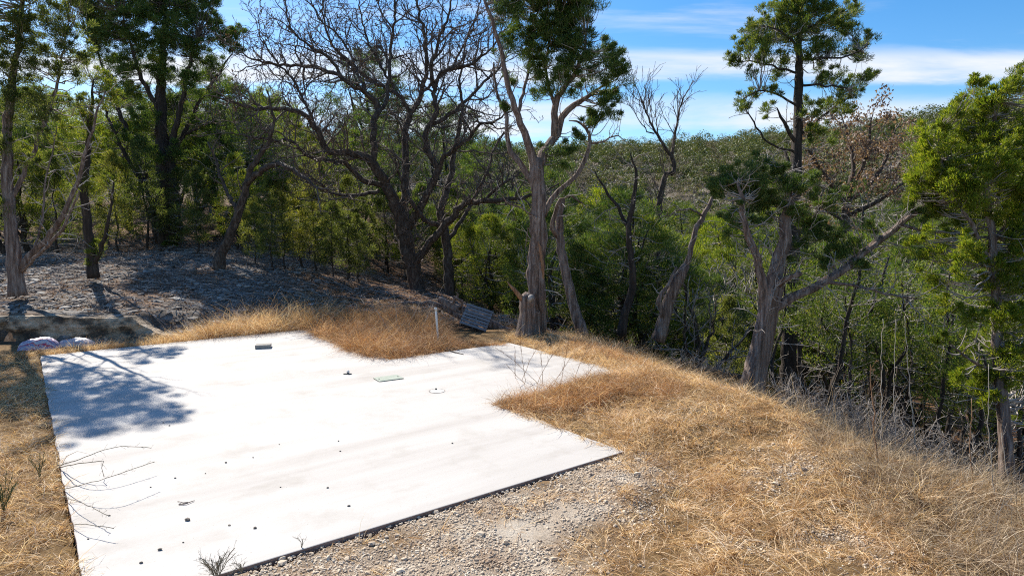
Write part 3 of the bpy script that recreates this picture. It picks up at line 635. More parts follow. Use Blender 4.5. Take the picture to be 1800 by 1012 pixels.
# ------------------------------------------------------------ the big bare oak
OY = 33.0
def oak():
    L = []
    def l(*p): L.append(limb_px(p, OY))
    l((738, 534, 0, .50), (733, 505, 0, .40), (722, 460, 0, .38), (712, 420, 0, .37), (706, 380, 0, .36))
    l((708, 395, 0, .32), (690, 350, -.3, .27), (668, 305, -.8, .24), (655, 283, -1, .21), (628, 272, -1.3, .17), (574, 262, -2, .14), (557, 228, -2.5, .12), (523, 198, -3, .10), (500, 191, -3.2, .09), (450, 191, -3.8, .07), (400, 176, -4.2, .045), (365, 168, -4.4, .02))
    l((656, 285, -1, .16), (658, 215, -.8, .15), (666, 190, -.5, .13), (651, 172, -.6, .12), (601, 138, -1.2, .10), (550, 118, -1.8, .08), (500, 114, -2.4, .06), (455, 108, -3, .045), (420, 92, -3.2, .02))
    l((668, 192, -.5, .10), (678, 181, 0, .10), (685, 124, .4, .09), (688, 74, .8, .07), (695, 20, 1, .06), (688, -50, 1.2, .04), (680, -110, 1.3, .02))
    l((601, 138, -1.2, .08), (577, 101, -1.6, .07), (545, 80, -2, .055), (517, 57, -2.2, .045), (503, 20, -2.4, .035), (497, -30, -2.5, .02))
    l((640, 160, -1, .07), (620, 110, .2, .065), (600, 70, .6, .05), (560, 30, .8, .04), (540, -20, 1, .025))
    l((708, 385, 0, .26), (712, 330, .4, .20), (714, 280, .7, .18), (713, 225, 1, .16), (722, 201, 1, .14), (742, 161, 1, .12), (750, 111, .9, .10), (747, 60, .8, .08), (735, 20, .7, .06), (728, -40, .6, .04), (735, -100, .6, .02))
    l((720, 203, 1, .11), (701, 168, 1.2, .10), (658, 144, 1.6, .085), (614, 111, 2.0, .07), (580, 70, 2.2, .055), (568, 20, 2.4, .04), (575, -40, 2.5, .02))
    l((712, 405, 0, .26), (735, 372, -.4, .20), (757, 330, -.8, .17), (770, 300, -1, .16), (752, 268, -1, .13), (748, 235, -1, .12), (765, 201, -1, .12), (762, 158, -1, .11), (758, 120, -1.2, .09), (772, 70, -1.4, .07), (790, 20, -1.5, .05), (800, -50, -1.6, .03))
    l((764, 160, -1, .09), (776, 128, -1.2, .08), (819, 114, -1.7, .07), (853, 97, -2.1, .05), (880, 60, -2.4, .03), (900, 40, -2.4, .015))
    l((757, 222, -1, .09), (785, 205, -.7, .09), (822, 175, -.3, .075), (856, 138, .2, .06), (880, 118, .6, .045), (900, 80, 1, .02))
    l((770, 300, -1, .11), (779, 279, -1.2, .10), (822, 245, -1.8, .08), (839, 222, -2.1, .07), (873, 212, -2.5, .05), (905, 190, -2.8, .02))
    l((724, 470, 0, .24), (740, 448, -.3, .20), (765, 417, -.9, .18), (792, 384, -1.5, .16), (816, 360, -2, .145), (853, 353, -2.5, .12), (903, 350, -3, .09), (950, 338, -3.2, .06), (985, 320, -3.4, .03))
    l((850, 353, -2.5, .08), (875, 330, -2.6, .07), (900, 312, -2.4, .05), (925, 300, -2.2, .02))
    l((672, 325, -.6, .14), (641, 316, -1, .12), (601, 285, -1.5, .10), (550, 279, -2.2, .085), (520, 255, -2.8, .07), (500, 248, -3.2, .06), (450, 243, -3.8, .045), (405, 232, -4.2, .02))
    l((665, 335, -.5, .10), (627, 343, -1.6, .08), (580, 337, -2.4, .06), (545, 310, -3, .045), (505, 300, -3.4, .025))
    l((742, 161, 1, .08), (790, 120, 1.8, .065), (820, 70, 2.2, .05), (840, 20, 2.4, .035), (850, -40, 2.4, .02))
    l((701, 168, 1.2, .07), (660, 100, 2.2, .06), (640, 50, 2.6, .045), (630, -10, 2.8, .03), (620, -70, 3, .015))
    l((557, 228, -2.5, .07), (520, 150, -2.5, .055), (480, 100, -2.8, .04), (455, 60, -3, .02))
    specs = [dict(dens=2.1, t0=.18, len=(1.4, 3.4), ang=(35, 75), lift=.18, crook=.19, up=.05, r=.055, rmin=.018, seg=.24, fall=.45),
             dict(dens=3.0, t0=.12, len=(.6, 1.5), ang=(30, 75), lift=.10, crook=.24, up=.05, r=.028, rmin=.013, seg=.17, fall=.4),
             dict(dens=4.0, t0=.1, len=(.3, .75), ang=(30, 70), lift=.1, crook=.28, up=.04, r=.016, rmin=.010, seg=.14, fall=.3),
             dict(dens=3.0, t0=.2, len=(.15, .35), ang=(30, 60), lift=.1, crook=.25, up=.04, r=.011, rmin=.008, seg=.12, fall=.3)]
    L = [[(x_, y_, z_, r_ * 1.0) for x_, y_, z_, r_ in q] for q in L]
    b = at(738, 534, OY)
    hero_tree('oak_tree', b, 'huge bare oak with wide spreading crooked limbs in the middle behind the slab', 'tree', L, M['oak_bark'], specs, M['twig'], leaf=M['oak_leaf'],
              tipleaf=(2, .22, 2, .05), leafL=(.05, .09), leafW=(.03, .05), flute=.10, jit=.035, twigname='branches')
oak()
# hollow-barked tree behind the oak, leaning tree at its left
def side_oaks():
    sp = [dict(dens=1.1, t0=.3, len=(.9, 2.2), ang=(35, 75), lift=.15, crook=.2, up=.06, r=.04, rmin=.012, seg=.22),
          dict(dens=2.6, t0=.15, len=(.4, 1.0), ang=(30, 70), lift=.1, crook=.24, up=.05, r=.018, rmin=.008, seg=.16),
          dict(dens=3.2, t0=.1, len=(.2, .5), ang=(30, 70), lift=.1, crook=.28, up=.04, r=.010, rmin=.006, seg=.13)]
    Y = 29.5
    L = [limb_px([(383, 478, 0, .30), (392, 440, 0, .22), (412, 400, -.2, .19), (424, 360, -.4, .17), (436, 320, -.6, .15), (447, 285, -.8, .12), (470, 255, -1, .09), (480, 210, -1.2, .06), (470, 160, -1.4, .03)], Y),
         limb_px([(434, 325, -.6, .12), (460, 299, -1.2, .12), (497, 289, -1.8, .10), (530, 310, -2.4, .08), (560, 330, -2.6, .05), (590, 335, -2.7, .02)], Y),
         limb_px([(420, 372, -.3, .09), (395, 330, .4, .07), (380, 285, .8, .05), (365, 250, 1, .03)], Y)]
    hero_tree('oak_tree', at(383, 478, Y), 'slim dark oak with a trunk leaning right, between the dark juniper and the big oak', 'tree', L, M['oak_bark'], sp, M['twig'], flute=.08, jit=.03, twigname='branches')
    Y = 33
    L = [limb_px([(790, 522, 0, .30), (788, 460, 0, .24), (782, 410, 0, .22), (775, 370, 0, .2), (790, 320, .5, .16), (800, 260, .7, .12), (812, 200, .9, .09), (808, 140, 1, .06), (820, 90, 1, .03)], Y),
         limb_px([(780, 400, 0, .14), (745, 385, -.6, .12), (720, 350, -.8, .09), (700, 300, -1, .06), (690, 260, -1, .03)], Y),
         limb_px([(785, 430, 0, .12), (815, 380, .6, .10), (850, 320, 1.2, .08), (870, 260, 1.4, .05), (900, 220, 1.6, .02)], Y)]
    hero_tree('oak_tree', at(790, 522, Y), 'dark bare tree standing half hidden directly behind the big oak', 'tree', L, M['oak_bark'], sp, M['twig'], flute=.08, jit=.03, twigname='branches')
side_oaks()

# ------------------------------------------------------------ junipers of the foreground
dead = [dict(dens=1.3, t0=.25, len=(.5, 1.3), ang=(40, 85), lift=-.05, crook=.20, up=-.01, r=.02, rmin=.007, seg=.15),
        dict(dens=3.2, t0=.15, len=(.2, .55), ang=(30, 75), lift=0, crook=.28, up=0, r=.009, rmin=.005, seg=.12)]
def twisted_juniper():
    Y = 20.6; L = []
    def l(*p): L.append([(x_, y_, z_, r_ * .76) for x_, y_, z_, r_ in limb_px(p, Y)])
    l((933, 596, 0, .46), (942, 560, 0, .37), (944, 520, 0, .34), (940, 480, 0, .33), (946, 430, 0, .31), (947, 380, 0, .29), (947, 339, 0, .27), (943, 300, 0, .27), (943, 280, 0, .25))
    l((940, 600, .0, .14), (955, 575, -.1, .12), (952, 520, -.18, .12), (950, 460, -.15, .10))
    l((943, 300, 0, .18), (927, 249, -.1, .15), (910, 202, -.3, .12), (896, 161, -.4, .10), (883, 101, -.5, .08), (870, 50, -.6, .065), (853, 7, -.6, .05), (842, -40, -.6, .02))
    l((945, 292, 0, .20), (962, 259, .2, .17), (980, 235, .4, .15), (988, 208, .5, .13), (1010, 185, .6, .11), (1037, 168, .7, .07), (1060, 150, .8, .04))
    l((975, 240, .3, .13), (976, 188, .1, .12), (987, 161, .1, .10), (1007, 134, 0, .08), (1024, 100, -.1, .05), (1030, 60, -.1, .03))
    l((937, 320, .1, .12), (913, 285, .3, .11), (893, 255, .5, .09), (890, 208, .6, .07), (872, 160, .8, .05), (868, 110, .9, .03))
    l((955, 380, .1, .12), (968, 352, .2, .11), (984, 336, .3, .10), (1017, 302, .5, .09), (1037, 252, .6, .07), (1024, 218, .7, .05), (1000, 212, .8, .02))
    l((910, 202, -.3, .08), (925, 140, .2, .06), (935, 80, .4, .05), (945, 20, .5, .03))
    l((976, 188, .1, .08), (960, 130, .3, .06), (965, 80, .4, .045), (980, 30, .5, .03))
    l((1037, 252, .6, .05), (1060, 250, .8, .04), (1085, 240, 1, .025), (1110, 255, 1.2, .012))
    l((943, 382, -.1, .05), (930, 372, -.4, .035), (905, 362, -.7, .03), (888, 355, -.9, .022), (880, 340, -1, .014), (878, 330, -1, .008))
    B = [(940, 20, 50), (905, 5, 35), (990, 35, 45), (1015, 5, 38), (1030, -20, 30), (970, 105, 38), (1003, 135, 38), (1048, 120, 34), (1068, 85, 18), (1080, 95, 12), (1072, 145, 30), (1100, 130, 20), (925, 115, 22), (950, 160, 24), (1010, 65, 28), (975, 282, 20),
         (930, -40, 50), (985, -40, 50), (915, 65, 22), (880, 20, 25, -.4), (1005, 265, 12), (1060, 175, 15), (905, 145, 14), (945, 70, 26), (1040, 215, 22), (1010, 245, 18), (1075, 190, 20), (990, 300, 18), (965, 50, 34), (900, 90, 20), (1000, 100, 34), (1035, 205, 10), (890, 195, 10, .6)]
    root, LL = hero_tree('juniper_tree', at(936, 598, Y), 'tall twisted juniper with shredding grey bark and torn orange wood by the pallet', 'tree', L, M['juniper_bark'], dead, M['grey_twig'], B, Y, M['dark_leaf'],
              per=270, k=13, sub=.30, flute=.24, sides=22, jit=.02, twigname='branches', leafL=(.07, .15), leafW=(.008, .015))
    P = smooth_poly(limb_px([(946, 425, -.26, .02), (950, 440, -.27, .05), (953, 460, -.26, .055), (955, 485, -.23, .035), (953, 500, -.20, .012)], Y), .08, .008)
    mb = MB(); mb.tube(P[:, :3], P[:, 3], 8, flute=.3); mb.build('torn_wood', M['torn_wood'], root)
    for i in range(7):       # strips of peeling bark
        a = random.uniform(0, 6.28); h = random.uniform(.8, 4.5); x0 = at(944, 500, Y)
        c = V((at(944, 500, Y).x + .33 * math.cos(a), Y + .33 * math.sin(a), h)); P = [c, c + V((.05 * math.cos(a), .05 * math.sin(a), -.3)), c + V((.1 * math.cos(a), .1 * math.sin(a), -.65))]
        m = MB(); m.tube(P, [.02, .015, .006], 4); m.build('bark_strip', M['juniper_bark'], root)
    # stump beside it
    s = empty('tree_stump', at(918, 600, 20.0)); tag(s, 'short broken juniper stump with splintered arm, against the twisted juniper', 'stump')
    m = MB()
    P = smooth_poly(limb_px([(918, 600, 0, .30), (925, 565, 0, .26), (926, 535, 0, .25), (925, 520, 0, .24)], 20.0), .1, .01); m.tube(P[:, :3], P[:, 3], 18, flute=.22); m.build('trunk', M['juniper_bark'], s, True)
    m = MB(); P = smooth_poly(limb_px([(922, 530, -.1, .10), (912, 518, -.2, .08), (900, 505, -.3, .05), (892, 495, -.3, .01)], 20.0), .1, .01); m.tube(P[:, :3], P[:, 3], 7, flute=.2); m.build('splinter', M['torn_wood'], s, True)
    m = MB(); P = smooth_poly(limb_px([(926, 532, -.05, .10), (930, 526, -.15, .10), (935, 522, -.25, .085)], 20.0), .06); m.tube(P[:, :3], P[:, 3], 9, flute=.15); m.build('branch_stub', M['grey_wood'], s, True)
twisted_juniper()

def others():
    # leaning trunk behind the twisted juniper
    Y = 21.8
    hero_tree('dead_tree', at(1025, 592, Y), 'dead leaning reddish trunk just right of the twisted juniper', 'tree',
              [limb_px([(1025, 592, 0, .22), (1010, 545, .1, .18), (996, 490, .2, .16), (985, 430, .3, .14), (983, 385, .3, .12), (990, 350, .3, .07)], Y),
               limb_px([(984, 420, .3, .09), (970, 400, .1, .08), (975, 375, 0, .07), (985, 350, -.1, .06), (1005, 345, -.1, .04), (1025, 358, -.1, .02)], Y)], M['juniper_bark'], dead, M['grey_twig'], flute=.2, twigname='branches')
    # broken leaning trunk with upper grey pole
    Y = 21.5
    hero_tree('dead_tree', at(1155, 598, Y), 'broken dead trunk leaning right with a bleached upper half, amid the green thicket', 'tree',
              [limb_px([(1155, 598, 0, .24), (1168, 555, 0, .2), (1182, 510, 0, .19), (1197, 478, 0, .17), (1206, 466, 0, .13)], Y),
               limb_px([(1203, 475, 0, .10), (1212, 445, 0, .09), (1222, 410, 0, .085), (1238, 375, 0, .07), (1252, 350, 0, .05), (1262, 335, 0, .02)], Y),
               limb_px([(1235, 380, 0, .035), (1215, 368, -.2, .03), (1190, 372, -.4, .02), (1150, 388, -.6, .01)], Y),
               limb_px([(1165, 560, -.1, .08), (1157, 530, -.2, .08), (1175, 500, -.2, .06), (1190, 470, -.2, .04)], Y)], M['juniper_bark'], dead, M['grey_twig'], flute=.2, twigname='branches')
    # S-shaped dark trunk
    Y = 23
    hero_tree('dead_tree', at(1095, 590, Y), 'thin crooked dead tree with hanging grey twigs left of the broken trunk', 'tree',
              [limb_px([(1092, 590, 0, .18), (1100, 540, 0, .14), (1112, 500, 0, .13), (1110, 455, 0, .11), (1105, 410, 0, .10), (1112, 360, 0, .08), (1118, 310, 0, .05), (1108, 270, 0, .02)], Y),
               limb_px([(1106, 405, 0, .07), (1085, 365, .3, .06), (1062, 330, .5, .045), (1045, 300, .6, .02)], Y)], M['dark_bark'],
              [dict(dens=2.4, t0=.35, len=(.7, 1.7), ang=(40, 80), lift=-.1, crook=.2, up=-.05, r=.02, rmin=.008, seg=.16), dict(dens=4.2, t0=.1, len=(.25, .7), ang=(30, 70), lift=-.1, crook=.25, up=-.05, r=.009, rmin=.005, seg=.12)], M['grey_twig'], flute=.15, twigname='branches')
    # mid-distance bare tree against the sky
    Y = 34; xb = at(1150, 500, Y).x; zb = float(height(xb, Y))
    bare = [dict(dens=2.2, t0=.25, len=(1, 2.4), ang=(22, 50), lift=.25, crook=.10, up=.06, r=.03, rmin=.012, seg=.25),
            dict(dens=3.6, t0=.15, len=(.5, 1.4), ang=(22, 45), lift=.2, crook=.12, up=.05, r=.016, rmin=.010, seg=.2),
            dict(dens=3.0, t0=.1, len=(.3, .7), ang=(22, 45), lift=.1, crook=.14, up=.05, r=.011, rmin=.009, seg=.18)]
    hero_tree('bare_tree', V((xb, Y, zb)), 'slim bare tree forking against the white cloud, right of the twisted juniper', 'tree',
              [[(xb, Y, zb - .1, .22), *limb_px([(1160, 350, 0, .15), (1185, 300, 0, .12), (1178, 270, 0, .10)], Y)],
               limb_px([(1180, 275, 0, .09), (1160, 245, 0, .07), (1143, 215, 0, .05), (1130, 180, 0, .03), (1122, 160, 0, .015)], Y),
               limb_px([(1180, 275, 0, .09), (1186, 240, .2, .07), (1193, 200, .3, .05), (1200, 175, .4, .03), (1212, 155, .4, .015)], Y),
               limb_px([(1150, 235, 0, .04), (1138, 232, .3, .03), (1120, 205, .5, .02), (1110, 185, .5, .012)], Y)], M['oak_bark'], bare, M['twig'], twigname='branches')
    # big right-hand juniper with a long leaning limb
    Y = 15.7; L = []
    def l(*p): L.append(limb_px(p, Y))
    l((1320, 700, 0, .32), (1325, 670, 0, .27), (1333, 620, 0, .24), (1345, 570, 0, .22), (1352, 530, 0, .21), (1362, 490, 0, .17), (1372, 440, .1, .14), (1380, 400, .1, .12), (1384, 350, .2, .09), (1378, 315, .2, .05), (1370, 290, .2, .02))
    l((1345, 545, 0, .15), (1338, 490, -.1, .10), (1330, 455, -.2, .085), (1316, 415, -.2, .075), (1308, 390, -.2, .06), (1303, 350, -.2, .05), (1295, 320, -.2, .02))
    l((1348, 555, 0, .13), (1375, 535, -.1, .105), (1410, 515, -.2, .095), (1450, 495, -.2, .09), (1490, 470, -.2, .082), (1525, 440, -.1, .075), (1560, 415, 0, .07), (1590, 390, 0, .064), (1625, 365, 0, .055), (1662, 345, .1, .045), (1700, 325, .2, .02))
    l((1362, 505, -.1, .08), (1380, 492, -.3, .065), (1408, 480, -.5, .05))
    l((1585, 395, 0, .04), (1620, 405, -.2, .035), (1680, 408, -.4, .03), (1730, 400, -.5, .02), (1760, 410, -.5, .01))
    l((1660, 345, .1, .04), (1720, 355, .2, .035), (1780, 340, .3, .025), (1830, 330, .3, .015))
    l((1368, 455, .1, .07), (1400, 420, .3, .06), (1430, 380, .5, .045), (1450, 330, .6, .02))
    l((1450, 495, -.2, .05), (1500, 500, -.5, .035), (1570, 520, -.7, .025), (1620, 525, -.9, .012))
    B = [(1290, 330, 34), (1340, 370, 28, .2), (1370, 330, 34, .3), (1440, 350, 26, .5), (1420, 400, 30, .4), (1470, 420, 30, .2), (1400, 440, 22, .3), (1290, 400, 22), (1440, 450, 22), (1320, 430, 16), (1490, 450, 26), (1310, 320, 30), (1350, 350, 30), (1400, 380, 24, .3), (1420, 310, 20, .3), (1430, 400, 22, .3), (1270, 350, 16), (1300, 345, 22), (1322, 300, 24), (1345, 320, 20), (1275, 320, 16), (1368, 300, 18), (1290, 385, 18), (1330, 345, 16), (1480, 440, 24), (1505, 462, 16), (1455, 455, 16), (1400, 330, 14), (1425, 345, 12), (1340, 390, 12), (1385, 370, 12), (1530, 400, 14), (1640, 350, 22), (1670, 335, 26), (1620, 385, 14), (1690, 350, 22), (1600, 370, 10), (1720, 400, 18, -.3)]
    dd = [dict(dens=5.5, t0=.24, len=(.5, 1.6), ang=(40, 85), lift=0, crook=.2, up=-.01, r=.018, rmin=.007, seg=.14),
          dict(dens=6, t0=.12, len=(.2, .7), ang=(30, 75), lift=0, crook=.28, up=0, r=.009, rmin=.006, seg=.1)]
    hero_tree('juniper_tree', at(1320, 700, Y), 'old juniper on the crest with a dark shredded trunk and a long limb leaning right', 'tree', L, M['juniper_bark'], dd, M['grey_twig'], B, Y, M['dark_leaf'], per=260, k=15, sub=.24,
              flute=.26, sides=20, jit=.02, twigname='branches', leafL=(.06, .13), leafW=(.007, .013))
    # bright crown on the right edge (own trunk, down the slope)
    Y = 15.1; xb = at(1770, 800, 14.6)
    L = [limb_px([(1772, 850, -.5, .17), (1768, 780, -.5, .14), (1760, 700, -.4, .125), (1752, 600, -.3, .11), (1748, 500, -.2, .09), (1742, 400, -.1, .075), (1735, 320, 0, .07), (1745, 240, .2, .05), (1760, 160, .3, .025)], Y),
         limb_px([(1745, 470, -.2, .05), (1700, 380, -.2, .04), (1660, 300, 0, .04), (1640, 240, .2, .02)], Y),
         limb_px([(1745, 430, -.1, .05), (1790, 360, .2, .04), (1830, 280, 0, .03)], Y),
         limb_px([(1757, 660, -.4, .04), (1720, 640, -.5, .03), (1690, 620, -.6, .022), (1660, 590, -.7, .012)], Y)]
    B = [(1620, 430, 24), (1660, 430, 28), (1700, 440, 30), (1760, 470, 34), (1800, 460, 40), (1640, 500, 18), (1740, 520, 28), (1790, 560, 36), (1700, 560, 22), (1760, 620, 30), (1720, 660, 26), (1790, 690, 30), (1740, 705, 18), (1830, 620, 40), (1660, 600, 14), (1690, 670, 14), (1800, 740, 18), (1660, 280, 45), (1720, 210, 45), (1780, 280, 55), (1700, 350, 40), (1770, 350, 50), (1640, 290, 30), (1625, 245, 22), (1700, 250, 38), (1680, 205, 22), (1735, 190, 26), (1775, 160, 26), (1790, 130, 14), (1745, 300, 40), (1795, 240, 40), (1640, 340, 24), (1690, 330, 28), (1800, 330, 40), (1770, 380, 30), (1660, 225, 16),
         (1720, 150, 10), (1840, 200, 50), (1840, 400, 50), (1620, 315, 18), (1790, 440, 30), (1690, 400, 24, .3), (1680, 470, 20, .3), (1770, 560, 26), (1720, 680, 22, -.3), (1775, 660, 22, -.4), (1700, 620, 16, -.3), (1790, 500, 26), (1735, 590, 18), (1800, 620, 30), (1640, 300, 34), (1615, 340, 20), (1650, 370, 22), (1730, 450, 26), (1820, 500, 30), (1660, 540, 14, -.3)]
    B = [(b[0], b[1], b[2], random.uniform(-1.1, .7)) for b in B]
    hero_tree('juniper_tree', at(1772, 850, 14.6), 'bright yellow green juniper at the right edge with a thin peeling trunk', 'tree', L, M['juniper_bark'], dead, M['grey_twig'], B, Y, M['bright_leaf'], per=210, k=24, sub=.25,
              flute=.2, jit=.02, twigname='branches', leafL=(.06, .13), leafW=(.008, .014))
    # tall slender cedar against the sky
    Y = 25; x0 = at(1396, 400, Y).x; zb = float(height(x0, Y))
    T = [[(x0, Y, zb - .2, .30), *limb_px([(1394, 420, 0, .25), (1398, 330, 0, .23), (1401, 270, 0, .20), (1402, 230, 0, .17), (1404, 150, 0, .15), (1405, 80, 0, .11), (1408, 0, 0, .07), (1409, -60, 0, .02)], Y)]]
    for p in [[(1402, 255, 0, .08), (1388, 235, -.2, .07), (1372, 205, -.4, .05), (1366, 190, -.4, .02)], [(1401, 270, 0, .05), (1350, 250, -.3, .035), (1325, 215, -.5, .03), (1310, 192, -.6, .015)],
              [(1403, 240, 0, .06), (1435, 215, .4, .05), (1465, 190, .8, .03), (1510, 160, 1, .015)], [(1404, 190, 0, .05), (1375, 170, -.3, .04), (1335, 160, -.5, .03), (1305, 175, -.6, .015)],
              [(1404, 130, 0, .05), (1370, 120, .5, .04), (1330, 110, .8, .03), (1290, 105, 1, .015)], [(1404, 105, 0, .05), (1440, 102, -.4, .04), (1490, 98, -.8, .03), (1525, 80, -1, .015)],
              [(1405, 90, 0, .05), (1380, 60, -.6, .04), (1340, 45, -1, .02)], [(1406, 60, 0, .04), (1440, 40, .6, .03), (1490, 20, 1, .02)], [(1404, 150, 0, .05), (1440, 150, -.6, .04), (1490, 155, -1, .02)],
              [(1396, 300, 0, .08), (1385, 280, .3, .06), (1378, 262, .5, .05)]]:
        T.append(limb_px(p, Y))
    B = [(1340, 60, 22), (1312, 85, 16), (1295, 100, 12), (1290, 120, 10), (1365, 35, 26), (1400, 15, 26), (1430, 20, 24), (1465, 28, 16), (1490, 38, 18), (1505, 20, 10), (1380, 75, 24), (1425, 65, 24), (1460, 85, 20), (1490, 100, 15), (1335, 100, 16), (1325, 125, 12), (1350, 85, 16),
         (1515, 88, 12), (1530, 72, 8), (1310, 182, 10), (1300, 188, 8), (1335, 168, 10), (1360, 158, 10), (1372, 128, 14), (1435, 140, 14), (1455, 150, 14), (1480, 145, 14), (1500, 158, 14), (1485, 170, 16), (1515, 140, 9), (1535, 138, 7), (1455, 190, 12), (1430, 205, 14), (1480, 190, 12),
         (1440, 228, 12), (1460, 240, 11), (1425, 245, 12), (1395, -30, 30), (1350, 195, 8), (1500, 60, 14), (1420, 95, 16), (1400, 45, 20), (1320, 60, 12), (1345, 25, 12), (1475, 60, 14), (1420, 175, 10), (1515, 110, 8), (1410, -60, 22), (1445, 115, 10), (1385, 105, 12)]
    B = [(b[0], b[1], b[2] * 1.3, random.uniform(-.9, .9)) for b in B]
    hero_tree('cedar_tree', V((x0, Y, zb)), 'tall straight cedar with tiered dark crown standing alone against the cloud', 'tree', T, M['dark_bark'], dead, M['grey_twig'], B, Y, M['juniper_leaf'], per=190, k=10, sub=.30,
              flute=.12, jit=.02, twigname='branches', leafL=(.08, .18), leafW=(.010, .019))
    # left side: three junipers on the hillside
    Y = 21.5; L = []
    l((32, 520, 0, .28), (28, 490, 0, .22), (22, 420, 0, .19), (15, 340, .1, .17), (12, 260, .2, .14), (18, 180, .3, .11), (30, 90, .4, .08), (40, 0, .5, .05), (45, -60, .5, .02))
    l((38, 475, 0, .11), (60, 440, -.1, .09), (90, 410, -.3, .085), (115, 370, -.5, .075), (135, 320, -.7, .06), (150, 270, -.9, .045), (165, 215, -1, .03), (185, 160, -1, .015))
    l((36, 480, 0, .06), (60, 455, -.4, .055), (92, 425, -.8, .05), (120, 380, -1, .04), (140, 335, -1.2, .02))
    l((20, 350, .1, .08), (60, 260, .4, .06), (90, 180, .6, .05), (110, 100, .7, .03), (120, 40, .8, .015))
    l((14, 280, .2, .08), (-30, 200, 0, .06), (-60, 100, -.2, .04))
    l((60, 440, -.1, .04), (75, 380, .2, .035), (80, 320, .4, .03), (95, 260, .5, .02), (100, 220, .5, .01))
    B = [(40, 40, 60), (90, 30, 48), (0, 110, 60), (70, 110, 48), (120, 80, 36), (30, 180, 44), (85, 190, 30), (130, 130, 22), (-40, 60, 70), (50, -40, 60), (110, -20, 45), (-60, 180, 60), (20, 250, 24), (60, 290, 14), (-20, 310, 30), (130, 180, 14), (145, 100, 14), (70, 240, 20), (5, 370, 20), (-120, 100, 80), (-150, 200, 60), (-130, 0, 70)]
    hero_tree('juniper_tree', at(32, 520, Y), 'forked juniper on the ledge at the far left edge, with grey dead lower limbs', 'tree', L, M['juniper_bark'], [dict(dens=1.8, t0=.25, len=(.6, 1.7), ang=(35, 75), lift=.05, crook=.16, up=.02, r=.022, rmin=.007, seg=.16), dict(dens=3.6, t0=.15, len=(.25, .7), ang=(30, 70), lift=0, crook=.2, up=0, r=.009, rmin=.005, seg=.12)],
              M['grey_twig'], B, Y, M['young_leaf'], per=190, k=8, sub=.32, flute=.2, twigname='branches', leafL=(.07, .15), leafW=(.009, .015), depth=.8)
    Y = 25
    hero_tree('juniper_tree', at(165, 488, Y), 'thin dark juniper growing between the left edge juniper and the big dark one', 'tree',
              [limb_px([(165, 488, 0, .22), (160, 440, 0, .17), (152, 380, 0, .15), (150, 320, 0, .13), (155, 250, 0, .10), (160, 190, 0, .06), (165, 140, 0, .02)], Y),
               limb_px([(166, 465, 0, .09), (180, 430, -.2, .07), (192, 380, -.4, .05), (200, 320, -.5, .03)], Y)], M['dark_bark'], dead, M['grey_twig'],
              [(150, 200, 30), (180, 170, 24), (130, 250, 22), (175, 250, 20), (160, 130, 22), (145, 320, 14), (170, 440, 10), (160, 340, 12), (190, 320, 14), (135, 300, 12), (160, 460, 8)], Y, M['juniper_leaf'], per=200, k=9, sub=.34, flute=.15, twigname='branches', leafL=(.08, .16), leafW=(.010, .017))
    Y = 39; L2 = []; KK = 1.25
    def l2(*p): L2.append([(x_, y_, z_, r_ * KK) for x_, y_, z_, r_ in limb_px(p, Y)])
    l2((300, 462, 0, .55), (296, 420, 0, .42), (290, 370, 0, .36), (288, 300, 0, .30), (285, 240, 0, .26), (282, 170, 0, .2), (285, 100, 0, .14), (290, 30, 0, .09), (292, -40, 0, .04))
    l2((300, 450, -.2, .28), (312, 400, -.3, .22), (306, 340, -.3, .18), (300, 270, -.3, .15), (315, 200, -.4, .11), (330, 130, -.5, .08), (345, 70, -.5, .04))
    l2((292, 440, .1, .25), (275, 400, .2, .2), (262, 330, .3, .16), (240, 270, .3, .12), (215, 210, .4, .09), (190, 140, .5, .06), (165, 80, .5, .03))
    l2((288, 300, 0, .12), (320, 240, .4, .1), (350, 180, .7, .07), (385, 130, 1, .05), (410, 90, 1.1, .02))
    l2((262, 330, .3, .10), (230, 290, -.3, .08), (200, 230, -.8, .06), (175, 160, -1, .03))
    l2((283, 200, 0, .10), (250, 140, -.5, .08), (230, 80, -.8, .05), (215, 20, -1, .03))
    l2((320, 240, .4, .07), (350, 225, .2, .05), (375, 215, 0, .03))
    B = [(290, 20, 45), (340, 35, 32), (240, 40, 36), (200, 60, 30), (170, 40, 28), (380, 55, 22), (400, 70, 16), (412, 60, 12), (300, 70, 34), (255, 95, 30), (215, 120, 24), (345, 95, 26), (380, 115, 16), (180, 100, 20), (300, 130, 28), (240, 160, 22), (340, 150, 20), (365, 170, 12), (290, 180, 24), (205, 175, 16),
         (250, 215, 18), (320, 200, 16), (285, 235, 20), (190, 150, 14), (160, 0, 34), (220, -20, 45), (300, -40, 50), (370, 0, 22), (225, 250, 12), (310, 270, 14), (345, 215, 12), (270, 280, 14), (300, 425, 10, -.8), (310, 440, 9, -.8), (420, 90, 9), (375, 135, 12)]
    B = [b if len(b) > 3 else b + (random.uniform(-1.2, 1.2),) for b in B]
    hero_tree('juniper_tree', at(300, 462, Y), 'massive dark juniper with several black trunks and a tall crown left of the oak', 'tree', L2, M['dark_bark'], [dict(dens=2.4, t0=.2, len=(.7, 2.0), ang=(30, 65), lift=.15, crook=.14, up=.04, r=.03, rmin=.01, seg=.2), dict(dens=2.6, t0=.15, len=(.3, .9), ang=(30, 70), lift=.05, crook=.2, up=.02, r=.012, rmin=.007, seg=.16)],
              M['twig'], B, Y, M['dark_leaf'], per=260, k=9, sub=.46, flute=.22, jit=.03, twigname='branches', leafL=(.10, .20), leafW=(.013, .024))
    # rust-leaved oak in the middle distance
    Y = 40; x0 = at(1490, 400, Y).x; zb = float(height(x0, Y)); b = V((x0, Y, zb)); L3 = []
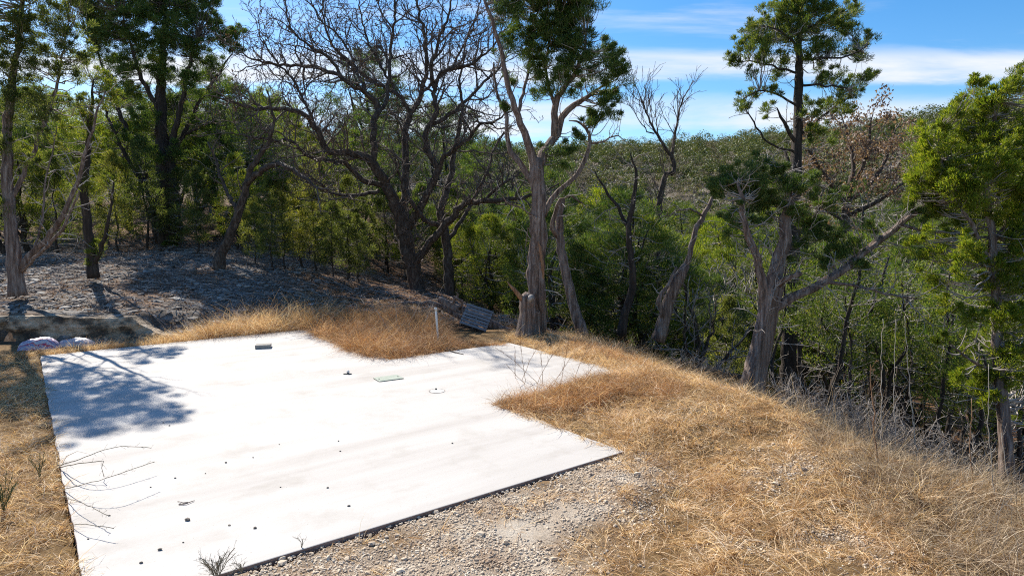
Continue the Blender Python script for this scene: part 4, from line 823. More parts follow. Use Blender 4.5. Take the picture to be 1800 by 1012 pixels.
    L3.append([(x0, Y, zb - .2, .4), *limb_px([(1490, 480, 0, .34), (1485, 400, 0, .28), (1490, 350, 0, .2)], Y)])
    for p in [[(1488, 360, 0, .16), (1450, 310, -1, .12), (1420, 260, -1.5, .07), (1410, 230, -1.8, .03)], [(1490, 350, 0, .16), (1500, 290, .5, .12), (1490, 240, 1, .07), (1480, 205, 1, .03)],
              [(1490, 355, 0, .16), (1540, 310, 1, .12), (1565, 260, 1.4, .07), (1575, 225, 1.6, .03)], [(1488, 380, 0, .14), (1550, 350, -1.6, .1), (1600, 310, -2, .06), (1620, 280, -2.2, .03)],
              [(1490, 350, 0, .12), (1525, 270, -1.4, .09), (1530, 220, -1.8, .05), (1535, 195, -2, .02)], [(1486, 390, 0, .1), (1440, 360, 1, .08), (1410, 330, 1.4, .03)]]:
        L3.append(limb_px(p, Y))
    rs = [dict(dens=1.7, t0=.25, len=(1.0, 2.2), ang=(30, 65), lift=.15, crook=.18, up=.05, r=.04, rmin=.014, seg=.3), dict(dens=2.2, t0=.1, len=(.5, 1.2), ang=(30, 65), lift=.1, crook=.2, up=.03, r=.02, rmin=.010, seg=.25)]
    hero_tree('oak_tree', b, 'rounded oak still holding its rust brown leaves, between the cedar and bright juniper', 'tree', L3, M['oak_bark'], rs, M['grey_twig'], None, Y, M['rust_leaf'], tipleaf=(1, .98, 42, .5), leafL=(.12, .22), leafW=(.05, .09), twigname='branches')
others()

# ------------------------------------------------------------ background trees: prototypes, then copies
def proto_juniper(h, rad, seed, leaf, trunk_r, young=True, n=60, per=110, sub=.42, low=.16):
    random.seed(seed); root = empty('juniper_tree', (0, 0, 0))
    k = 7; P = [(0, 0, -.3, trunk_r * 1.15)]
    x = y = 0
    for i in range(1, k + 1):
        x += random.gauss(0, .10) * (1 if young else 2); y += random.gauss(0, .10) * (1 if young else 2); P.append((x, y, h * i / k * .96, trunk_r * (1 - .9 * i / k)))
    limbs = [smooth_poly(P, .3, .01)]
    if not young:
        for j in range(3):
            a = random.uniform(0, 6.28); z0 = random.uniform(.08, .3) * h; q = limbs[0][int(len(limbs[0]) * z0 / h)]
            limbs.append(smooth_poly([(q[0], q[1], z0, trunk_r * .5), (q[0] + .35 * rad * math.cos(a), q[1] + .35 * rad * math.sin(a), z0 + .22 * h, trunk_r * .35), (q[0] + .6 * rad * math.cos(a + .3), q[1] + .6 * rad * math.sin(a + .3), z0 + .5 * h, trunk_r * .12)], .3, .02))
    mb = MB()
    for l in limbs: mb.tube(l[:, :3], l[:, 3], 7, flute=.12)
    mb.build('trunk', M['dark_bark'], root, True)
    C = []; Rr = []
    for i in range(n):
        t = random.random() ** .8; z = h * (low + (1 - low) * t)
        prof = (math.sin(min(1, t * 1.6 + .35) * math.pi / 2) * (1 - t) ** .55 if young else (math.sin((.18 + .82 * t) * math.pi) ** .6))
        a = random.uniform(0, 6.28); lump = 1 + .35 * math.sin(3 * a + seed) * math.sin(z * 1.7 + seed)
        r = rad * prof * lump * random.uniform(.25, 1) ** .5
        C.append((P[4][0] * t + r * math.cos(a), P[4][1] * t + r * math.sin(a), z)); Rr.append(sub * random.uniform(.6, 1.25) * (.55 + .45 * (1 - t)))
    C = np.array(C); tw = MB(); O = connect(tw, limbs, C, .02)
    # dead lower twigs
    out = []; sprout(limbs[0][:int(len(limbs[0]) * .6)], [dict(dens=3.2, t0=.12, len=(.4, rad * .9), ang=(50, 90), lift=.05, crook=.16, up=.0, r=.014, rmin=.006, seg=.25), dict(dens=2.2, t0=.2, len=(.2, .5), ang=(30, 60), crook=.2, r=.008, rmin=.005, seg=.2)], 0, out)
    for lv, a_ in out: tw.tube(a_[:, :3], a_[:, 3], 3, cap=False)
    tw.build('branches', M['grey_twig'], root, True)
    v, t = leaf_tris(C, O, per, np.array(Rr), (.09, .19), (.012, .022), flat=.75); mb = MB(); mb.add(v, None, t); mb.build('crown', leaf, root)
    return root
def proto_bare(h, seed, mat, leaf=None):
    random.seed(seed); root = empty('bare_tree', (0, 0, 0)); limbs = []
    P = [(0, 0, -.3, .17 * h / 7)]; x = y = 0
    for i in range(1, 6):
        x += random.gauss(0, .22); y += random.gauss(0, .22); P.append((x, y, h * .75 * i / 5, .16 * h / 7 * (1 - .8 * i / 5)))
    limbs.append(smooth_poly(P, .3, .03)); mb = MB()
    for j in range(4):
        q = limbs[0][int(len(limbs[0]) * random.uniform(.25, .6))]; a = j * 1.6 + random.random()
        r = h * random.uniform(.2, .34); limbs.append(smooth_poly([tuple(q[:3]) + (q[3] * .7,), (q[0] + r * .5 * math.cos(a), q[1] + r * .5 * math.sin(a), q[2] + h * .13, q[3] * .5), (q[0] + r * math.cos(a + .2), q[1] + r * math.sin(a + .2), q[2] + h * .36, .015)], .3, .04))
    for l in limbs: mb.tube(l[:, :3], l[:, 3], 7, flute=.1)
    mb.build('trunk', mat, root, True)
    out = []; sp = [dict(dens=1.6, t0=.2, len=(.9, 2.2), ang=(30, 65), lift=.2, crook=.17, up=.05, r=.038, rmin=.018, seg=.25), dict(dens=3.4, t0=.12, len=(.4, 1.2), ang=(30, 60), lift=.12, crook=.2, up=.04, r=.022, rmin=.014, seg=.2), dict(dens=3.0, t0=.1, len=(.25, .6), ang=(30, 60), lift=.1, crook=.2, up=.03, r=.015, rmin=.012, seg=.2)]
    for l in limbs: sprout(l, sp, 0, out)
    tw = MB()
    for lv, a_ in out: tw.tube(a_[:, :3], a_[:, 3], 4 if lv == 0 else 3, cap=False)
    tw.build('branches', M['grey_twig'], root, True)
    if leaf:
        T = np.array([a_[-1][:3] for l_, a_ in out if l_ >= 1]); v, t = leaf_tris(T, rng.normal(0, .5, T.shape), 6, np.full(len(T), .3), (.08, .15), (.04, .06), flat=1); m = MB(); m.add(v, None, t); m.build('crown', leaf, root)
    return root
def proto_shrub(h, seed, mat=None, leaf=None, leafn=0):
    random.seed(seed); root = empty('dead_shrub', (0, 0, 0)); m = MB(); limbs = []
    for j in range(7):
        a = random.uniform(0, 6.28); r = random.uniform(.3, .8) * h * .6
        limbs.append(smooth_poly([(random.gauss(0, .08), random.gauss(0, .08), -.1, .030), (r * .4 * math.cos(a), r * .4 * math.sin(a), h * .5, .018), (r * math.cos(a + .3), r * math.sin(a + .3), h * random.uniform(.7, 1), .007)], .15, .03))
        m.tube(limbs[-1][:, :3], limbs[-1][:, 3], 5)
    m.build('stems', mat or M['grey_twig'], root, True); out = []
    for l in limbs: sprout(l, [dict(dens=6, t0=.12, len=(.3, .9), ang=(30, 80), lift=.05, crook=.22, up=0, r=.010, rmin=.005, seg=.14), dict(dens=6, t0=.1, len=(.12, .4), ang=(30, 80), crook=.28, r=.006, rmin=.004, seg=.1)], 0, out)
    m = MB()
    for lv, a_ in out: m.tube(a_[:, :3], a_[:, 3], 3, cap=False)
    m.build('twigs', mat or M['grey_twig'], root, True); return root
def proto_pole(h, seed):
    """slender bare lower trunk of a crowded juniper: all trunk, sparse dead twigs, small top"""
    random.seed(seed); root = empty('juniper_tree', (0, 0, 0)); P = [(0, 0, -.3, .085)]; x = y = 0
    for i in range(1, 8):
        x += random.gauss(0, .16); y += random.gauss(0, .16); P.append((x, y, h * i / 7, .075 * (1 - .75 * i / 7)))
    l = smooth_poly(P, .25, .02); m = MB(); m.tube(l[:, :3], l[:, 3], 8, flute=.15); m.build('trunk', M['dark_bark'], root, True)
    out = []; sprout(l, [dict(dens=3.5, t0=.08, len=(.4, 1.5), ang=(50, 90), lift=.0, crook=.2, up=.0, r=.014, rmin=.006, seg=.18), dict(dens=4, t0=.1, len=(.2, .6), ang=(30, 70), crook=.25, r=.008, rmin=.0045, seg=.14)], 0, out); m = MB()
    for lv, a_ in out: m.tube(a_[:, :3], a_[:, 3], 3, cap=False)
    C = np.array([tuple(l[int(len(l) * random.uniform(.74, 1) - 1)][:3] + rng.normal(0, .5, 3)) for _ in range(24)]); O = connect(m, [l], C, .012)
    m.build('branches', M['grey_twig'], root, True)
    v, t = leaf_tris(C, O, 90, np.full(len(C), .3), (.05, .12), (.012, .024), flat=.75); m = MB(); m.add(v, None, t); m.build('crown', M['juniper_leaf'], root); return root
PRO = {
    'young': [proto_juniper(4.6, 1.15, 11, M['young_leaf'], .055, True, 62), proto_juniper(5.4, 1.35, 12, M['young_leaf'], .065, True, 74), proto_juniper(3.8, 1.1, 13, M['young_leaf'], .05, True, 50), proto_juniper(5.0, 1.5, 14, M['juniper_leaf'], .06, True, 76)],
    'full': [proto_juniper(6.6, 2.1, 21, M['juniper_leaf'], .16, False, 120, 120, .5, .30), proto_juniper(7.2, 2.4, 22, M['dark_leaf'], .18, False, 130, 120, .5, .32), proto_juniper(5.8, 2.3, 23, M['juniper_leaf'], .15, False, 115, 120, .5, .08), proto_juniper(6.4, 2.2, 24, M['bright_leaf'], .15, False, 115, 120, .48, .26)],
    'bare': [proto_bare(7.0, 31, M['oak_bark']), proto_bare(6.2, 32, M['grey_wood']), proto_bare(7.6, 33, M['oak_bark'])],
        'shrub': [proto_shrub(1.9, 41), proto_shrub(1.5, 42), proto_shrub(2.3, 43)],
    'pole': [proto_pole(5.0, 51), proto_pole(6.0, 52), proto_pole(4.4, 53)],
}
random.seed(99)
used_roots = set()
def place(proto, loc, rz, s, sz=None):
    if proto in used_roots:
        r = proto.copy(); col.objects.link(r)
        for ch in [c for c in proto.children]:
            c = ch.copy(); col.objects.link(c); c.parent = r
    else: r = proto; used_roots.add(proto)
    r.location = loc; r.rotation_euler = (0, 0, rz); r.scale = (s, s, sz or s); return r
ORD = ['first', 'second', 'third', 'fourth', 'fifth', 'sixth', 'seventh', 'eighth', 'ninth', 'tenth', 'eleventh', 'twelfth', 'thirteenth', 'fourteenth', 'fifteenth', 'sixteenth', 'seventeenth', 'eighteenth', 'nineteenth', 'twentieth'] + ['twenty-' + o for o in ('first', 'second', 'third', 'fourth', 'fifth', 'sixth', 'seventh', 'eighth', 'ninth')]
LOOK = {'young': 'slender young juniper', 'full': 'bushy green juniper', 'bare': 'leafless grey tree', 'rust': 'rust leaved oak', 'shrub': 'dead grey twiggy shrub', 'pole': 'thin trunked dark juniper'}
CAT = {'young': 'tree', 'full': 'tree', 'bare': 'tree', 'rust': 'tree', 'shrub': 'shrub', 'pole': 'tree'}
def row(desc, px0, px1, Y, kinds, n, s, dY=1.5, group=None):
    items = []
    for i in range(n):
        px = px0 + (px1 - px0) * (i + .5 + random.uniform(-.38, .38)) / n
        items.append((px, random.choice(kinds)))
    cnt = {}
    for px, kd in items:
        p = random.choice(PRO[kd]); y = Y + random.uniform(-dY, dY); x = (px - 900) / F * y
        z = float(height(x, y)); c = cnt.get(kd, 0); cnt[kd] = c + 1
        r = place(p, (x, y, z), random.uniform(0, 6.28), s * random.uniform(.82, 1.18))
        r.name = {'shrub': 'dead_shrub', 'bare': 'bare_tree', 'rust': 'oak_tree'}.get(kd, 'juniper_tree')
        for g in list(r.keys()):
            if g in ('label', 'category', 'group'): del r[g]
        tag(r, f'{ORD[c]} {LOOK[kd]} from the left {desc}', CAT[kd], group or f'{LOOK[kd]}s {desc}')
row('in the row flanking the big dark juniper', -60, 430, 36, ['full', 'young', 'young'], 10, 1.0)
row('in the second row up the left hillside', -100, 470, 44, ['full'], 11, 1.15)
row('in the highest row of the left hillside', -100, 500, 56, ['full'], 14, 1.35)
row('in the thicket front left of the oak', 430, 655, 32, ['young'], 8, .85, 1.2)
row('in the thicket middle behind the oak', 420, 900, 37.5, ['young'], 14, 1.05)
row('in the thicket back behind the oak', 410, 920, 42, ['young', 'full'], 12, 1.1)
row('above the oak thicket', 400, 960, 50, ['full', 'full', 'bare'], 12, 1.1)
row('between the oak and twisted juniper', 800, 925, 34.5, ['young', 'full'], 4, 1.0, .8)
row('in the low thicket beside the twisted juniper', 965, 1290, 27, ['young', 'full', 'young', 'bare'], 10, .95, 1.2)
row('under the long leaning limb', 1370, 1860, 23, ['pole'], 12, 1.25, 1.8)
row('in the dark wood beyond the crest juniper', 1360, 1900, 27.5, ['pole'], 16, 1.55, 2)
row('on the valley slope right of the slab', 950, 1400, 32.5, ['full', 'young', 'bare', 'full', 'pole'], 9, 1.0, 2)
row('on the lower valley slope at the right', 1380, 1950, 33, ['full', 'pole', 'bare', 'pole'], 11, 1.35, 2)
row('in the second rank of the valley wood', 930, 1900, 38, ['full', 'bare', 'bare', 'full'], 22, 1.3, 2)
row('in the third rank of the valley wood', 900, 1950, 47, ['full', 'bare', 'bare', 'bare'], 24, 1.45, 2.5)
row('in the fourth rank of the valley wood', 850, 1950, 58, ['bare', 'full', 'full'], 22, 1.6, 3)
row('in the fifth rank of the valley wood', 400, 1900, 71, ['bare', 'full', 'full'], 26, 1.7, 3.5)
row('in the last rank before the far hill', 350, 1900, 86, ['bare', 'full', 'full'], 32, 1.8, 4)
row('in the hollow left of the crest juniper', 1190, 1310, 18.5, ['shrub'], 4, .75, .5)
row('in the hollow right of the crest juniper', 1380, 1840, 17, ['shrub'], 12, .95, 1)
row('in the deeper hollow beyond the crest juniper', 1370, 1900, 20.5, ['shrub'], 16, 1.0, 1.2)

for ps in PRO.values():       # a prototype that no row called for is removed again
    for p in ps:
        if p not in used_roots:
            for ch in list(p.children): bpy.data.objects.remove(ch)
            bpy.data.objects.remove(p)
def far_wood(name, mat, label, n, dens, y0, fuzz):
    C = []; Rr = []
    for _ in range(n):
        r = math.sqrt(random.uniform(92 ** 2, 262 ** 2)); a = R(random.uniform(-46, 46)); x = r * math.sin(a); y = r * math.cos(a); s = random.uniform(.6, 1.5)
        z = float(height(x, y))
        for q in range(6):
            C.append(np.array([x, y, z + y0 * s]) + rng.normal(0, 1, 3) * np.array([1.5, 1.5, .9]) * s); Rr.append(random.uniform(.8, 1.5) * s)
    C = np.repeat(np.array(C), dens, 0); Rr = np.repeat(np.array(Rr), dens)[:, None]; m = len(C)
    g = rng.normal(0, 1, (m, 3)); g /= np.linalg.norm(g, axis=1)[:, None]; g[:, 2] = np.where(rng.random(m) < .75, abs(g[:, 2]), g[:, 2])
    p = C + g * Rr * rng.uniform(.65, 1.15, (m, 1)) * np.array([1, 1, .85])
    nr = g + rng.normal(0, .35, (m, 3)); a_ = np.cross(nr, rng.normal(0, 1, (m, 3))); a_ /= np.linalg.norm(a_, axis=1)[:, None]; b_ = np.cross(nr, a_); b_ /= np.linalg.norm(b_, axis=1)[:, None]
    l = rng.uniform(.18, .42, (m, 1)); w_ = l * (.55 if not fuzz else .14); l = l if not fuzz else l * 1.7
    v = np.stack([p - a_ * w_, p + a_ * w_, p + b_ * l], 1)
    o = mesh_obj(name, v.reshape(-1, 3), [np.arange(3 * m).reshape(-1, 3)], mat); tag(o, label, 'wood', kind='stuff')
far_wood('far_green_wood', M['far_green'], 'dark green crowns scattered over the far hill', 2500, 56, 2.6, False)
far_wood('far_bare_wood', M['far_bare'], 'grey brown leafless crowns covering the far hill', 1300, 60, 2.2, True)

# ------------------------------------------------------------ small things on and around the slab
def tube_obj(name, P, r, mat, parent=None, sides=8, origin=None, flute=0, smooth=True):
    m = MB(); m.tube(P, r, sides, flute=flute); return m.build(name, mat, parent, smooth, origin)
def bevel_box(mb, L, W, H, origin, ax, ay, b=.006):
    """rounded block with top/bottom chamfers, origin is the bottom centre, ax/ay unit vectors"""
    rings = [(-b, 0), (0, b), (0, H - b), (-b, H)]; v = []
    for o, z in rings:
        for sx, sy in ((-1, -1), (1, -1), (1, 1), (-1, 1)):
            p = V(origin) + ax * sx * (L / 2 + o) + ay * sy * (W / 2 + o); v.append((p.x, p.y, p.z + z))
    q = [(r * 4 + i, r * 4 + (i + 1) % 4, (r + 1) * 4 + (i + 1) % 4, (r + 1) * 4 + i) for r in range(3) for i in range(4)] + [(12, 13, 14, 15), (3, 2, 1, 0)]
    mb.add(v, q)
def small_things():
    grey = solid_mat('block_concrete', [(.3, (.22, .205, .185)), (.7, (.36, .34, .31))], 14, bump=.6, bscale=50, bdist=.01)
    c = gp(463, 611); a = R(14); ax = V((math.cos(a), math.sin(a), 0)); ay = V((-math.sin(a), math.cos(a), 0))
    m = MB(); bevel_box(m, .40, .30, .10, (c.x, c.y, .001), ax, ay); tag(m.build('concrete_block', grey, origin=c), 'grey solid concrete block lying flat near the back edge of the slab', 'block')
    # utility box lid
    green = solid_mat('lid_green', [(.3, (.25, .285, .235)), (.7, (.34, .38, .315))], 9, bump=.2, bscale=60, bdist=.004, rough=.6)
    dark = solid_mat('dark_gap_shade', [(.3, (.04, .045, .035)), (.7, (.08, .085, .07))], 9)
    c = gp(683, 665); r = empty('utility_lid', c, math.atan2(d1.y, d1.x) + R(-6)); tag(r, 'pale green rounded plastic utility box lid set in the slab', 'lid')
    def rrect(L, W, rad, z, n=6):
        o = []
        for cx, cy, a0 in ((L / 2 - rad, W / 2 - rad, 0), (-L / 2 + rad, W / 2 - rad, 90), (-L / 2 + rad, -W / 2 + rad, 180), (L / 2 - rad, -W / 2 + rad, 270)):
            for k in range(n): t = R(a0 + 90 * k / (n - 1)); o.append((cx + rad * math.cos(t), cy + rad * math.sin(t), z))
        return o
    def plate(name, L, W, rad, z0, z1, mat):
        A = rrect(L, W, rad, z0); B_ = rrect(L, W, rad, z1 - .004); C_ = rrect(L - .012, W - .012, rad, z1); n = len(A); v = A + B_ + C_ + [(0, 0, z1)]
        f = [(i, (i + 1) % n, n + (i + 1) % n, n + i) for i in range(n)] + [(n + i, n + (i + 1) % n, 2 * n + (i + 1) % n, 2 * n + i) for i in range(n)]; t = [(2 * n + i, 2 * n + (i + 1) % n, 3 * n) for i in range(n)]
        m = MB(); m.add(v, f, t); o = m.build(name, mat, None, False); o.parent = r; return o
    plate('rim', .60, .44, .05, -.05, .006, dark); plate('lid', .57, .41, .05, -.04, .018, green)
    for sx in (-1, 1):
        m = MB(); m.tube([(sx * .22, 0, .017), (sx * .22, 0, .023)], [.018, .016], 10); o = m.build('bolt', dark); o.parent = r
    # round cleanout
    c = gp(768, 687); r2 = empty('floor_cleanout', c); tag(r2, 'round white cleanout cover flush with the slab beside the green lid', 'cleanout cover')
    wh = solid_mat('worn_white', [(.3, (.50, .48, .45)), (.7, (.72, .70, .67))], 12)
    th = np.linspace(0, 2 * np.pi, 33)[:-1]
    m = MB(); ring = [(.17 * math.cos(t), .17 * math.sin(t)) for t in th]; rin = [(.150 * math.cos(t), .150 * math.sin(t)) for t in th]; n = 32
    m.add([(a, b, -.02) for a, b in ring] + [(a, b, .006) for a, b in ring] + [(a, b, .006) for a, b in rin] + [(a, b, -.004) for a, b in rin], [(k * n + i, k * n + (i + 1) % n, (k + 1) * n + (i + 1) % n, (k + 1) * n + i) for k in range(3) for i in range(n)])
    o = m.build('rim', M['grey_wood']); o.parent = r2
    m = MB(); m.add([(.146 * math.cos(t), .146 * math.sin(t), .005) for t in th] + [(0, 0, .008)], None, [(i, (i + 1) % n, n) for i in range(n)]); o = m.build('cover', wh); o.parent = r2
    m = MB(); m.tube([(-.03, .1, .004), (-.03, .1, .03)], [.022, .018], 8); o = m.build('plug', dark); o.parent = r2
    # stub pipe with cap
    c = gp(612, 657); r3 = empty('pipe_stub', c); tag(r3, 'tiny capped grey pipe stub sticking out of the slab', 'pipe stub')
    m = MB(); m.tube([(0, 0, -.02), (0, 0, .05)], [.028, .028], 12); o = m.build('pipe', M['grey_wood']); o.parent = r3
    m = MB(); m.tube([(0, 0, .045), (0, 0, .07), (.005, 0, .082)], [.036, .036, .015], 12); o = m.build('cap', wh); o.parent = r3
    m = MB(); m.tube([(-.10, -.03, .008), (0, -.04, .012), (.09, -.02, .008)], [.012, .016, .010], 6); o = m.build('stub_shadow', dark); o.parent = r3  # dark tube laid either side of the stub, standing in for its shadow
    # standing pvc pipe
    pv = solid_mat('pvc', [(.3, (.55, .54, .50)), (.7, (.74, .73, .69))], 7, rough=.45)
    c = gp(771, 604); zt = at(766, 541, c.y); r4 = empty('pvc_pipe', c); tag(r4, 'upright white plastic pipe standing in the tall grass behind the slab', 'pipe')
    top = V((zt.x, c.y, zt.z)); P = [V((c.x, c.y, -.15)), top]; o = tube_obj('pipe', P, [.030, .030], pv, r4, 16)
    o = tube_obj('coupling', [top - V((0, 0, .09)), top + V((0, 0, .012))], [.038, .038], pv, r4, 16)
    o = tube_obj('opening', [top + V((0, 0, .010)), top + V((0, 0, .022))], [.028, .028], dark, r4, 16)
    # dark rod on the slab, standing in for the pipe's cast shadow
    st = tag(tube_obj('stick', [gp(783, 614, .012), gp(800, 619, .02), gp(815, 622.5, .012)], [.013, .014, .008], M['dark_bark'], None, 6, origin=gp(800, 619)), 'dark thin rod standing in for the white pipe shadow on the slab edge', 'stick')
    r5 = empty('twig', gp(328, 883)); tag(r5, 'small forked twig lying near the middle front of the slab', 'twig')
    tube_obj('stem', [gp(314, 886, .01), gp(327, 884, .016), gp(342, 879, .01)], [.007, .006, .004], M['twig'], r5, 5)
    tube_obj('side_stem', [gp(312, 880, .01), gp(322, 883, .018), gp(330, 882, .01)], [.003, .005, .005], M['twig'], r5, 5)
    # pebbles
    near = {0: 'topmost, just below the tree shadow', }
    PB = [(329, 914, .034, 'largest dark pebble on the slab, below the forked twig'), (287, 743, .018, 'small dark pebble just below the tree shadow on the slab'), (298, 748, .020, 'flat brown flake right of the pebble below the tree shadow'), (448, 928, .024, 'dark pebble on the slab right of the largest one'), (403, 923, .017, 'tiny pebble between the largest pebble and the one to its right'),
          (281, 966, .026, 'dark pebble near the bottom of the slab above the grey weed'), (613, 889, .020, 'dark pebble in the right half of the slab near its front edge'), (397, 813, .020, 'dark pebble in the centre of the slab, biggest of the middle scatter'), (308, 840, .017, 'small pebble up and left of the forked twig'), (595, 775, .016, 'upper of two specks on the slab right of centre'),
          (598, 793, .016, 'lower of two specks on the slab right of centre'), (445, 804, .014, 'tiny pebble right of the middle scatter'), (576, 857, .018, 'brown chip lying above the front right pebble'), (265, 856, .014, 'tiny pebble left of the forked twig on the slab'), (491, 781, .012, 'tiny dark speck upper right of the middle scatter'), (361, 832, .012, 'tiny speck left below the middle scatter'),
          (248, 989, .02, 'flat chip close to the lower left corner of the slab'), (192, 906, .015, 'lone speck near the left slab edge beside the dry stems'), (795, 779, .02, 'dark pebble furthest right on the slab'), (322, 953, .013, 'speck just above the lowest pebbles of the slab'), (155, 947, .014, 'speck at the left slab edge near the bottom'), (493, 856, .013, 'speck between the centre scatter and the front edge')]
    for px, py, s, lab in PB:
        c = gp(px, py, .0); v = ICV * (1 + rng.normal(0, .15, (12, 1))) * s * .8 * np.array([1.3, .9, .6]) + np.array([c.x, c.y, s * .4])
        tag(mesh_obj('pebble', v, [ICF], M['pebble'], origin=c), lab, 'pebble', 'pebbles scattered on the slab')
    # pallet leaning on fallen log
    pw = solid_mat('pallet_wood', [(.3, (.10, .105, .11)), (.55, (.19, .195, .20)), (.8, (.32, .325, .33))], 6, (.6, 1, 4), .8, 12, bdist=.01)
    Yp = 20.9; A = at(822, 536, Yp + .45); Bq = at(871, 548, Yp + .35); Dq = at(806, 568, Yp - .25); Cq = at(850, 586, Yp - .3)
    pr = empty('wooden_pallet', (A + Bq + Cq + Dq) / 4); tag(pr, 'weathered grey wooden pallet tilted against the fallen log', 'pallet')
    ux = ((Bq - A) + (Cq - Dq)) / 2; Lx = ux.length; ux.normalize(); uy = ((Dq - A) + (Cq - Bq)) / 2; uy = uy - ux * uy.dot(ux); Ly = uy.length; uy.normalize(); un = ux.cross(uy).normalized()
    if un.y > 0: un = -un
    cen = pr.location; rot = np.array([ux, uy, un]).T
    nsl = 7; gap = Ly / nsl
    for k in range(nsl):
        m = MB(); cc = cen + uy * (-Ly / 2 + gap * (k + .5)) + un * .06; m.box(cc, (Lx * random.uniform(.98, 1.02), gap * .68, .02), rot); m.build('slat', pw, pr)
    for k in (-1, 0, 1):
        m = MB(); m.box(cen + ux * (Lx / 2 - .045) * k, (.04, Ly * .98, .09), rot); m.build('stringer', pw, pr)
    for k in (-1, 0, 1):
        m = MB(); m.box(cen + uy * (Ly / 2 - .06) * k - un * .058, (Lx, .09, .02), rot); m.build('bottom_board', M['dark_bark'], pr)  # boards coloured dark to put shade into the gaps between slats
    # fallen logs
    def log(pts, Y, name, lab, mat, extra=()):
        P = smooth_poly([(*at(a, b, Y + dy), r) for a, b, dy, r in pts], .15, .015); o = empty(name, V(P[0][:3])); tag(o, lab, 'log')
        tube_obj('trunk', P[:, :3], P[:, 3], mat, o, 14, flute=.18)
        for e in extra:
            Q = smooth_poly([(*at(a, b, Y + dy), r) for a, b, dy, r in e], .1, .015); tube_obj('branch', Q[:, :3], Q[:, 3], mat, o, 7)
        return o
    log([(772, 526, .3, .10), (800, 540, .1, .13), (845, 560, 0, .15), (880, 578, 0, .15), (915, 590, -.1, .12), (935, 596, -.2, .06)], 21.6, 'fallen_log', 'fallen grey juniper log running down behind the pallet', M['juniper_bark'],
        [[(792, 535, .1, .05), (806, 520, -.1, .04), (800, 512, -.2, .01)], [(808, 543, 0, .06), (812, 530, -.3, .05), (798, 521, -.4, .03)]])
    log([(705, 531, .6, .03), (730, 532, .3, .05), (765, 534, 0, .07), (800, 552, 0, .09), (830, 560, 0, .04)], 22.4, 'fallen_log', 'thin dark fallen log lying at the foot of the big oak', M['juniper_bark'])
    log([(1195, 632, 0, .05), (1215, 648, .2, .10), (1250, 655, .5, .11), (1300, 665, .8, .12)], 17.5, 'fallen_log', 'blackish fallen log behind the crest, left of the old crest juniper', M['dark_bark'])
    # feed bags
    def bag(cx, cy, Lx, W, H, rot_, lab, seed, cols):
        m_, nt = newmat('woven_bag'); Lk = nt.links.new
        tc = N(nt, 'ShaderNodeTexCoord'); wv = N(nt, 'ShaderNodeTexWave', wave_type='BANDS', bands_direction='Y'); wv.inputs['Scale'].default_value = 2.4; wv.inputs['Distortion'].default_value = 3; wv.inputs['Detail Scale'].default_value = 2; wv.inputs['Phase Offset'].default_value = seed
        Lk(tc.outputs['Object'], wv.inputs[0]); r_ = ramp(nt, cols, 'EASE'); Lk(wv.outputs[0], r_.inputs[0]); d = N(nt, 'ShaderNodeBsdfPrincipled'); d.inputs['Roughness'].default_value = .45; Lk(r_.outputs[0], d.inputs['Base Color'])
        b = N(nt, 'ShaderNodeBump'); b.inputs['Strength'].default_value = .8; b.inputs['Distance'].default_value = .03; nn = noise(nt, 9, 4, .6); Lk(nn.outputs[0], b.inputs['Height']); Lk(b.outputs[0], d.inputs['Normal'])
        o_ = N(nt, 'ShaderNodeOutputMaterial'); Lk(d.outputs[0], o_.inputs[0])
        nu, nv = 28, 18; u = np.linspace(-1, 1, nu)[:, None]; v = np.linspace(-1, 1, nv)[None]
        ex = (1 - np.abs(u) ** 3.5) ** .6 * (1 - np.abs(v) ** 3) ** .6
        bump = 1 + .35 * (fbm(u * 2.2 + seed + 10 + 0 * v, v * 2 + 5 + 0 * u, seed) - .5) * 2
        Xx = u * Lx / 2 * (1 - .10 * np.abs(v) ** 2) + 0 * v; Yy = v * W / 2 * (1 - .12 * np.abs(u) ** 4) + 0 * u; Zt = H * ex * bump; Zb = -.02 + 0 * Zt
        def gridf(off): i = (np.arange(nu - 1)[:, None] * nv + np.arange(nv - 1)[None]).ravel() + off; return np.stack([i, i + nv, i + nv + 1, i + 1], -1)
        vt = np.stack([Xx, Yy, Zt], -1).reshape(-1, 3); vb = np.stack([Xx, Yy, Zb], -1).reshape(-1, 3)
        mb = MB(); mb.add(np.vstack([vt, vb]), np.vstack([gridf(0), gridf(nu * nv)[:, ::-1]])); o = mb.build('feed_bag', m_, None, True); z = float(height(cx, cy)); o.location = (cx, cy, z + .02); o.rotation_euler = (0, 0, rot_); tag(o, lab, 'bag'); return o
    pk = [(0, (.46, .45, .5)), (.22, (.44, .40, .46)), (.34, (.34, .03, .08)), (.58, (.34, .04, .12)), (.66, (.44, .42, .5)), (.84, (.08, .12, .34)), (1, (.42, .42, .5))]
    p = gp(70, 612, .0); bag(p.x, p.y, 1.0, .55, .27, R(15), 'bulging white and crimson woven bag at the far left corner of the slab', 3, pk)
    p = gp(124, 610, .0); bag(p.x, p.y + .25, .95, .5, .19, R(6), 'flatter white and pink woven bag half in grass, right of the bulging bag', 5, [(0, (.5, .49, .5)), (.4, (.46, .42, .46)), (.55, (.36, .07, .13)), (.72, (.46, .43, .47)), (1, (.5, .49, .5))])
